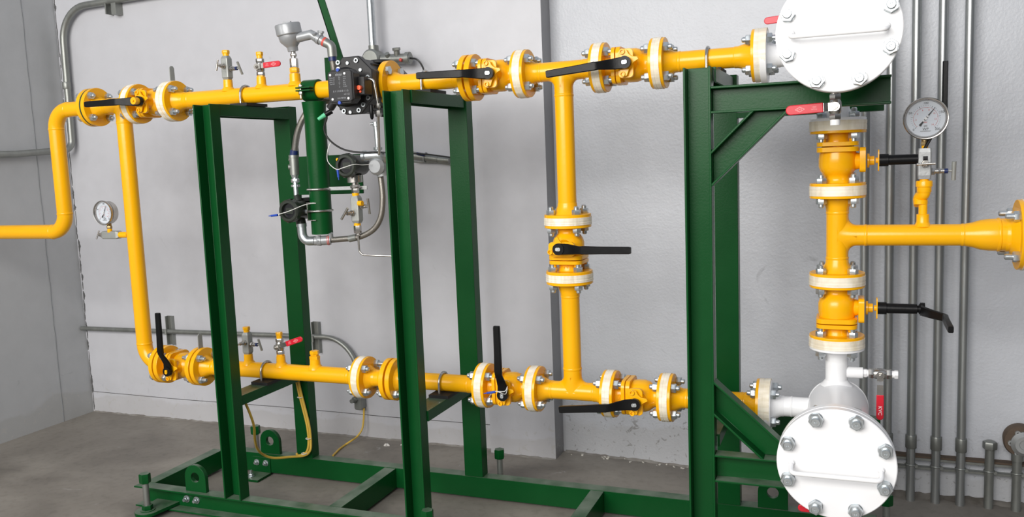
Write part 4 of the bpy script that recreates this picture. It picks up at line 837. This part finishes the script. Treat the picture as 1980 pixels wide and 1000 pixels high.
part(hs, 'hose', MB().tube(spline(hp, 8), .0105, 16), 'braid'); part(hs, 'blue_collar', MB().cyl(V((-1.527, 0.000, -0.023)), V((-1.528, 0.000, -0.038)), .0135), 'navy')
part(hs, 'ferrule', MB().cyl(V((-1.669, 0.000, -0.262)), V((-1.638, 0.000, -0.256)), .0125), 'galv')
# ---------------------------------------------------------------- right pressure transmitter
fc = V((-1.616, -0.080, 0.001)); rt = transmitter('olive pressure transmitter behind white sealing wire, right of the green support pipe', fc)
RX, RY = -1.620, -.015
cc = V((-1.623, -0.015, -0.049)); RX = cc.x
part(rt, 'process_neck', MB().cyl((RX, RY, cc.z+.030), (RX, RY, cc.z+.016), .020, n=32), 'txgrey'); part(rt, 'sensor_ring', MB().lathe([(0, .026), (.001, .0275), (.026, .0275), (.027, .022)], (RX, RY, cc.z+.016), -Z, 40), 'steel')
part(rt, 'process_fitting', MB().cyl((RX, RY, cc.z-.010), (RX, RY, cc.z-.052), .012).hexa((RX, RY, cc.z-.018), -Z, .030, .008).hexa((RX, RY, cc.z-.030), -Z, .024, .018), 'steel')
part(rt, 'orange_tab', MB().cyl(fc+V((-.03, -.004, .022)), fc+V((-.03, .006, .022)), .005), 'yellow')
zv = V((-1.622, -0.015, -0.155)).z
bv = block_valve('steel block needle valve hanging below the right transmitter', (RX+.001, RY, zv), Z, [(-.012, (-.35, -.94, 0), (.8, -.1, 1), dict(L=.034, Lb=.050, collar='steel', barm='steel', r=.0045)), (.010, (1, 0, 0), (0, -.12, 1), dict(L=.030, Lb=.056, collar='steel', r=.0045, barm='steel'))], h=.098, s=.032, cap=None, m='dull')
part(bv, 'thread_tape', MB().cyl((RX, RY, zv+.047), (RX, RY, zv+.058), .0125).cyl((RX, RY, zv-.047), (RX, RY, zv-.058), .012).cyl((RX+.017, RY-.012, zv+.022), (RX+.034, RY-.014, zv+.022), .009), 'yellow')
part(bv, 'tube_nut', MB().hexa((RX, RY, zv-.057), -Z, .024, .028).hexa((RX, RY, zv-.086), -Z, .014, .010), 'steel')
part(bv, 'impulse_tube', MB().tube(fillet([(RX, RY, zv-.09), (RX+.001, RY, -.318), (-1.435, RY+.02, -.326)], .022, 8), .0036, 12), 'steel')
bk = thing('mounting_bracket', 'flat steel bar and U-bolt tying the right transmitter to the green pipe', 'bracket', (-1.7, -.02, -.09))
zb = V((-1.671, -0.030, -0.080)).z; part(bk, 'bracket_plate', MB().box((SX+.036, .001, zb-.006), (RX+.038, .005, zb+.007)), 'cast', bevel=.0005); ubolt_h(bk, zb, SX-.02); part(bk, 'u_bolt', MB().tube([(RX-.0145, .004, zb+.003)]+[(RX+.0145*math.cos(t), RY-.0145*math.sin(t), zb+.003) for t in [math.pi*k/10 for k in range(10, -1, -1)]]+[(RX+.0145, .004, zb+.003)], .003, 8), 'steel')
# round conduit body right of it
cb = thing('conduit_box', 'silver round conduit box with elbow and riser right of the right transmitter', 'pipe fitting', (-1.53, 0, 0))
c0 = V((-1.525, -0.030, -0.006)); part(cb, 'box_body', MB().lathe([(0, .027), (.004, .030), (.040, .030), (.046, .024)], c0, Y_, 40).cyl(c0+V((.006, .02, 0)), c0+V((.010, .024, -.034)), .019), 'cast')
part(cb, 'lid', MB().lathe([(0, .022), (.003, .025), (.010, .029), (.012, .031)], c0+V((0, -.010, 0)), Y_, 40), 'silver')
part(cb, 'elbow', MB().tube(fillet([V((-1.571, -0.035, 0.031)), V((-1.497, -0.020, 0.032)), V((-1.526, 0.030, -0.022))], .02, 8), .0165, 22).lathe([(0, .019), (.012, .019)], V((-1.571, -0.035, 0.031)), X, 24), 'zinc')
part(cb, 'riser', MB().cyl(V((-1.523, -0.010, 0.040)), V((-1.527, -0.010, 0.140)), .0095).hexa(V((-1.525, -0.010, 0.051)), Z, .026, .010).cyl(V((-1.526, -0.010, 0.133)), V((-1.527, -0.010, 0.147)), .013).tube([V((-1.544, -0.020, 0.141)), V((-1.522, -0.015, 0.142))], .004), 'zinc')
# sealing wires with blue tags
def seal(label, pts, tag, m='wire'):
    r = thing('seal_wire', label, 'wire', pts[0], 'wire seals with blue tags'); part(r, 'wire', MB().tube(spline([V(p) for p in pts], 5), .0013, 6), m)
    if tag: a, b = V(tag[0]), V(tag[1]); part(r, 'blue_tag', MB().cyl(a, a+(b-a)*.75, .0042, .0035).cyl(a+(b-a)*.75, b, .0015), 'blue')
seal('white wire seal on the right transmitter with hanging blue tag', [V((-1.653, -0.100, 0.088)), V((-1.664, -0.110, 0.057)), V((-1.667, -0.110, 0.018)), V((-1.629, -0.120, -0.010)), V((-1.594, -0.125, -0.005)), V((-1.562, -0.110, 0.004)), V((-1.550, -0.080, 0.001)), V((-1.535, -0.050, 0.002))], (V((-1.623, -0.120, -0.012)), V((-1.621, -0.120, -0.047))))
seal('white wire seal across the left transmitter with blue tag', [V((-1.877, -0.125, -0.162)), V((-1.828, -0.125, -0.150)), V((-1.786, -0.090, -0.131)), V((-1.761, -0.060, -0.128))], (V((-1.880, -0.125, -0.164)), V((-1.918, -0.125, -0.167))))
seal('white wire seal on the lower middle valve lever with blue tag', [V((-1.065, -0.135, -0.750)), V((-1.032, -0.135, -0.748)), V((-1.028, -0.120, -0.736)), V((-1.035, -0.120, -0.761)), V((-1.045, -0.138, -0.753)), V((-1.063, -0.138, -0.749)), V((-1.097, -0.100, -0.773)), V((-1.114, -0.080, -0.792))], (V((-1.065, -0.135, -0.752)), V((-1.106, -0.135, -0.760))))

# ---------------------------------------------------------------- conduits on the wall
def conduit(label, pts, r, rad, loc, m='galv', group=None, couplings=()):
    t = thing('conduit_pipe', label, 'pipe', loc, group); part(t, 'conduit', MB().tube(fillet(pts, rad, 10) if rad else pts, r, 20), m)
    for a, b in couplings: part(t, 'coupling', MB().lathe([(0, r*1.2), (.002, r*1.26), ((V(b)-V(a)).length-.002, r*1.26), ((V(b)-V(a)).length, r*1.2)], a, V(b)-V(a), 28), 'galv')
    return t
cc_ = conduit('galvanised conduit bending over the top left corner and running down beside it', [(-2.9, .700, .868), (-3.745, .700, .852), (-3.760, .700, .140), (-3.795, .40, .120), (-3.797, -1.6, .120)], .0165, [.17, .05, .02], (-3.7, .7, 0), couplings=[((-3.757, .70, .485), (-3.757, .70, .450)), ((-3.797, .25, .120), (-3.797, .20, .120))])
s_ = MB().box((-3.400, .690, .790), (-3.370, .735, .868)).box((-3.435, .685, .795), (-3.428, .735, .845)); part(cc_, 'conduit_strap', s_, 'galv')
lc = conduit('galvanised conduit low on the back wall bending down to the small box', [(-3.825, .705, -.812), (-2.122, .705, -.795), (-2.116, .705, -1.02)], .0115, .17, (-2.8, .7, -.8))
for x in (-3.232, -2.345): part(lc, 'strut_bracket', MB().prism([(-.020, 0), (-.020, .022), (-.016, .022), (-.016, .004), (.016, .004), (.016, .022), (.020, .022), (.020, 0)], (x, .735, -.880), X, (0, -1, 0), (0, 0, .15)), 'galv')
for x in (-3.232, -2.345): part(lc, 'strap', MB().tube([(x, .69, -.806+.014), (x, .69, -.806-.014)], .006, 8), 'galv')
wb = thing('conduit_box', 'small grey conduit outlet box on the back wall below the taped lower flange', 'box', (-2.098, .70, -1.1))
part(wb, 'box_body', MB().prism(round_rect(.040, .12, .010), (-2.118, .735, -1.075), X, Z, (0, -.045, 0)), 'galv', bevel=.003); part(wb, 'gland', MB().cyl((-2.132, .69, -1.045), (-2.132, .665, -1.045), .012).hexa((-2.132, .690, -1.085), (0, -1, 0), .026, .012).cyl((-2.132, .68, -1.085), (-2.132, .660, -1.085), .010), 'galv')
cy = [V((-2.098, .71, -1.13)), V((-2.101, 0.705, -1.184)), V((-2.106, 0.695, -1.227)), V((-2.121, 0.670, -1.257)), V((-2.121, 0.625, -1.260)), V((-2.143, 0.605, -1.275)), V((-2.136, 0.542, -1.275)), V((-2.117, 0.463, -1.275))]
solo('electric_cable', 'yellow cable dropping from the small wall box onto the floor', 'cable', MB().tube(spline(cy, 8), .0045, 10), 'ycable', (-2.1, .7, -1.27))
yc = thing('electric_cable', 'doubled yellow cable hanging in a loop along the left rear post', 'cable', (-2.1, .15, -1.1))
loop = [V((-2.069, 0.185, -0.858)), V((-2.060, 0.185, -0.909)), V((-2.046, 0.185, -0.973)), V((-2.031, 0.185, -1.048)), V((-2.029, 0.185, -1.113)), V((-2.033, 0.180, -1.149)), V((-2.055, 0.170, -1.167)), V((-2.089, 0.120, -1.159)), V((-2.119, 0.060, -1.145)), V((-2.136, 0.020, -1.120)), V((-2.123, -0.030, -1.077)), V((-2.099, -0.070, -1.024)), V((-2.074, -0.100, -0.962)), V((-2.062, -0.130, -0.906)), V((-2.063, -0.150, -0.858)), V((-2.071, -0.150, -0.845))]
part(yc, 'cable', MB().tube(spline(loop, 8), .0048, 10), 'ycable')
lp2 = [V(p)+V((-.0105, 0, 0)) for p in loop[:5]]+[V((-2.046, 0.180, -1.150)), V((-2.064, 0.175, -1.165)), V((-2.083, 0.170, -1.170)), V((-2.089, 0.165, -1.160))]
part(yc, 'cable', MB().tube(spline(lp2, 8), .0048, 10), 'ycable')
for px in (V((-2.060, 0.182, -0.926)), V((-2.033, 0.182, -1.097)), V((-2.050, 0.170, -1.158))): part(yc, 'cable_tie', MB().torus(V(px)+V((-.004, 0, 0)), Z, .0105, .0018, 20, 6), 'whitep')
# top conduit with tee fittings behind the meter
tp = conduit('bright conduit dropping from above to the fitting behind the gas meter', [(-1.914, .660, 1.25), (-1.912, .660, .50)], .0165, None, (-1.9, .66, .5), m='zinc')
jb = thing('conduit_box', 'round grey junction box and sealing tee on the wall behind the gas meter', 'box', (-1.90, .66, .45))
part(jb, 'box_body', MB().lathe([(0, .044), (.05, .044), (.058, .036)], (-1.915, .690, .452), (0, -1, 0), 40).tube([(-1.912, .665, .470), (-1.912, .665, .512)], .022, 20), 'galv')
part(jb, 'sealing_fitting', MB().tube([(-1.905, .665, .452), (-1.735, .665, .445)], .021, 24).lathe([(0, .026), (.018, .026)], (-1.755, .665, .446), X).tube([(-1.795, .66, .45), (-1.792, .65, .492)], .013, 16).hexa((-1.792, .65, .480), (0, -.2, 1), .030, .012).tube([(-1.835, .66, .45), (-1.835, .64, .470)], .011, 14), 'galv')
part(jb, 'black_cable', MB().tube(spline([(-1.735, .665, .445), (-1.700, .66, .435), (-1.680, .67, .40), (-1.676, .68, .345)], 6), .004, 8), 'cable'); part(jb, 'red_ring', MB().cyl((-1.774, .642, .440), (-1.764, .642, .436), .007), 'redp')
# conduit behind middle frame
mc = thing('conduit_pipe', 'grey conduit end strapped to the back wall between the middle posts', 'pipe', (-1.7, .68, .02))
a, b = V((-1.838, 0.700, 0.045)), V((-1.643, 0.700, 0.013)); part(mc, 'conduit', MB().cyl(a, b, .0175).cyl(b, V((-1.589, 0.700, 0.006)), .0165), 'galv'); c = a+(b-a)*.68; part(mc, 'strap', MB().torus(c, b-a, .020, .003, 24, 6), 'cast')
part(mc, 'support_wire', MB().tube([V((-1.764, 0.700, 0.006)), V((-1.658, 0.700, 0.000)), V((-1.585, 0.700, -0.011))], .004, 8), 'galv'); part(mc, 'blue_tape', MB().cyl(V((-1.733, 0.675, 0.041)), V((-1.699, 0.675, 0.033)), .006), 'navy')
# vertical conduits, strut and stub on the right
names = ['behind the upper right valve', 'just right of the white covers', 'behind the round gauge', 'second from the right', 'rightmost full-height one']
for i, x in enumerate((.060, .141, .219, .300, .379)):
    zc = -1.036
    conduit('galvanised vertical conduit on the right wall, '+names[i], [(x, .634, -1.28), (x-.004, .634, 1.5)], .0150, None, (x, .634, -1.28), m='bright', group='vertical conduits on the right wall', couplings=[((x, .634, zc-.048), (x, .634, zc))])
st = conduit('short capped conduit stub right of the vertical conduits', [(.468, .634, -1.28), (.468, .634, -1.06)], .0150, None, (.468, .634, -1.28)); part(st, 'hex_cap', MB().hexa((.468, .634, -1.066), Z, .040, .026, .26).lathe([(0, .019), (.004, .012)], (.468, .634, -1.040), Z), 'galv')
rb = thing('conduit_box', 'rusty round explosion-proof box on a conduit at the bottom right corner', 'box', (.55, .634, -1.28))
part(rb, 'conduit', MB().cyl((.552, .634, -1.28), (.552, .634, -1.09), .0150).cyl((.552, .634, -1.10), (.552, .634, -1.075), .019), 'galv')
part(rb, 'box_body', MB().lathe([(0, .052), (.040, .056), (.050, .052)], (.563, .675, -1.030), (0, -1, 0), 40), 'brown')
b = MB().lathe([(0, .040), (.004, .0425), (.012, .0425), (.016, .038), (.024, .030), (.024, .018), (.020, .016), (.020, 0)], (.570, .627, -1.035), (0, -1, 0), 40)
for i in range(6):
    a = math.radians(60*i); b.tubehole((.570+.041*math.cos(a), .625, -1.035+.041*math.sin(a)), (0, -1, 0), [(0, .009), (.008, .009)], [(0, .004), (.008, .004)], 14)
part(rb, 'lid', b, 'cast')
ss = thing('strut_channel', 'dirty steel strut channel along the right wall foot behind the conduits', 'channel', (.6, .67, -1.14))
part(ss, 'channel', MB().prism([(0, 0), (.041, 0), (.041, .008), (.038, .008), (.038, .003), (.003, .003), (.003, .038), (.038, .038), (.038, .033), (.041, .033), (.041, .041), (0, .041)], (.02, .691, -1.167), (0, -1, 0), (0, 0, 1), (1.2, 0, 0)), 'galv')
part(ss, 'dirt_layer', MB().box((.02, .652, -1.1255), (1.22, .690, -1.119)), 'brown')
for x in (.219, .300, .379, .468, .552): part(ss, 'conduit_clamp', MB().torus((x, .634, -1.145), Z, .0165, .0022, 24, 6).hexa((x+.018, .634, -1.150), (0, -1, 0), .012, .008), 'galv')
# pebble and chip by the wall
for q, s in (((-1.955, .655), .012), ((-1.89, .68), .006)): solo('mortar_chip', 'small white mortar chip on the floor by the back wall' if s > .01 else 'tiniest white chip on the floor, right of the larger mortar chip', 'debris', MB().rings([[V((q[0]+s*k*math.cos(a)*1.3, q[1]+s*k*math.sin(a), -1.28+h)) for a in [math.pi*j/3+.2*j*j for j in range(6)]] for k, h in ((1, 0), (.9, s*.5), (.3, s*.9))]), mat('white_chip', (.7, .68, .64), .9), (q[0], q[1], -1.28), smooth=False)
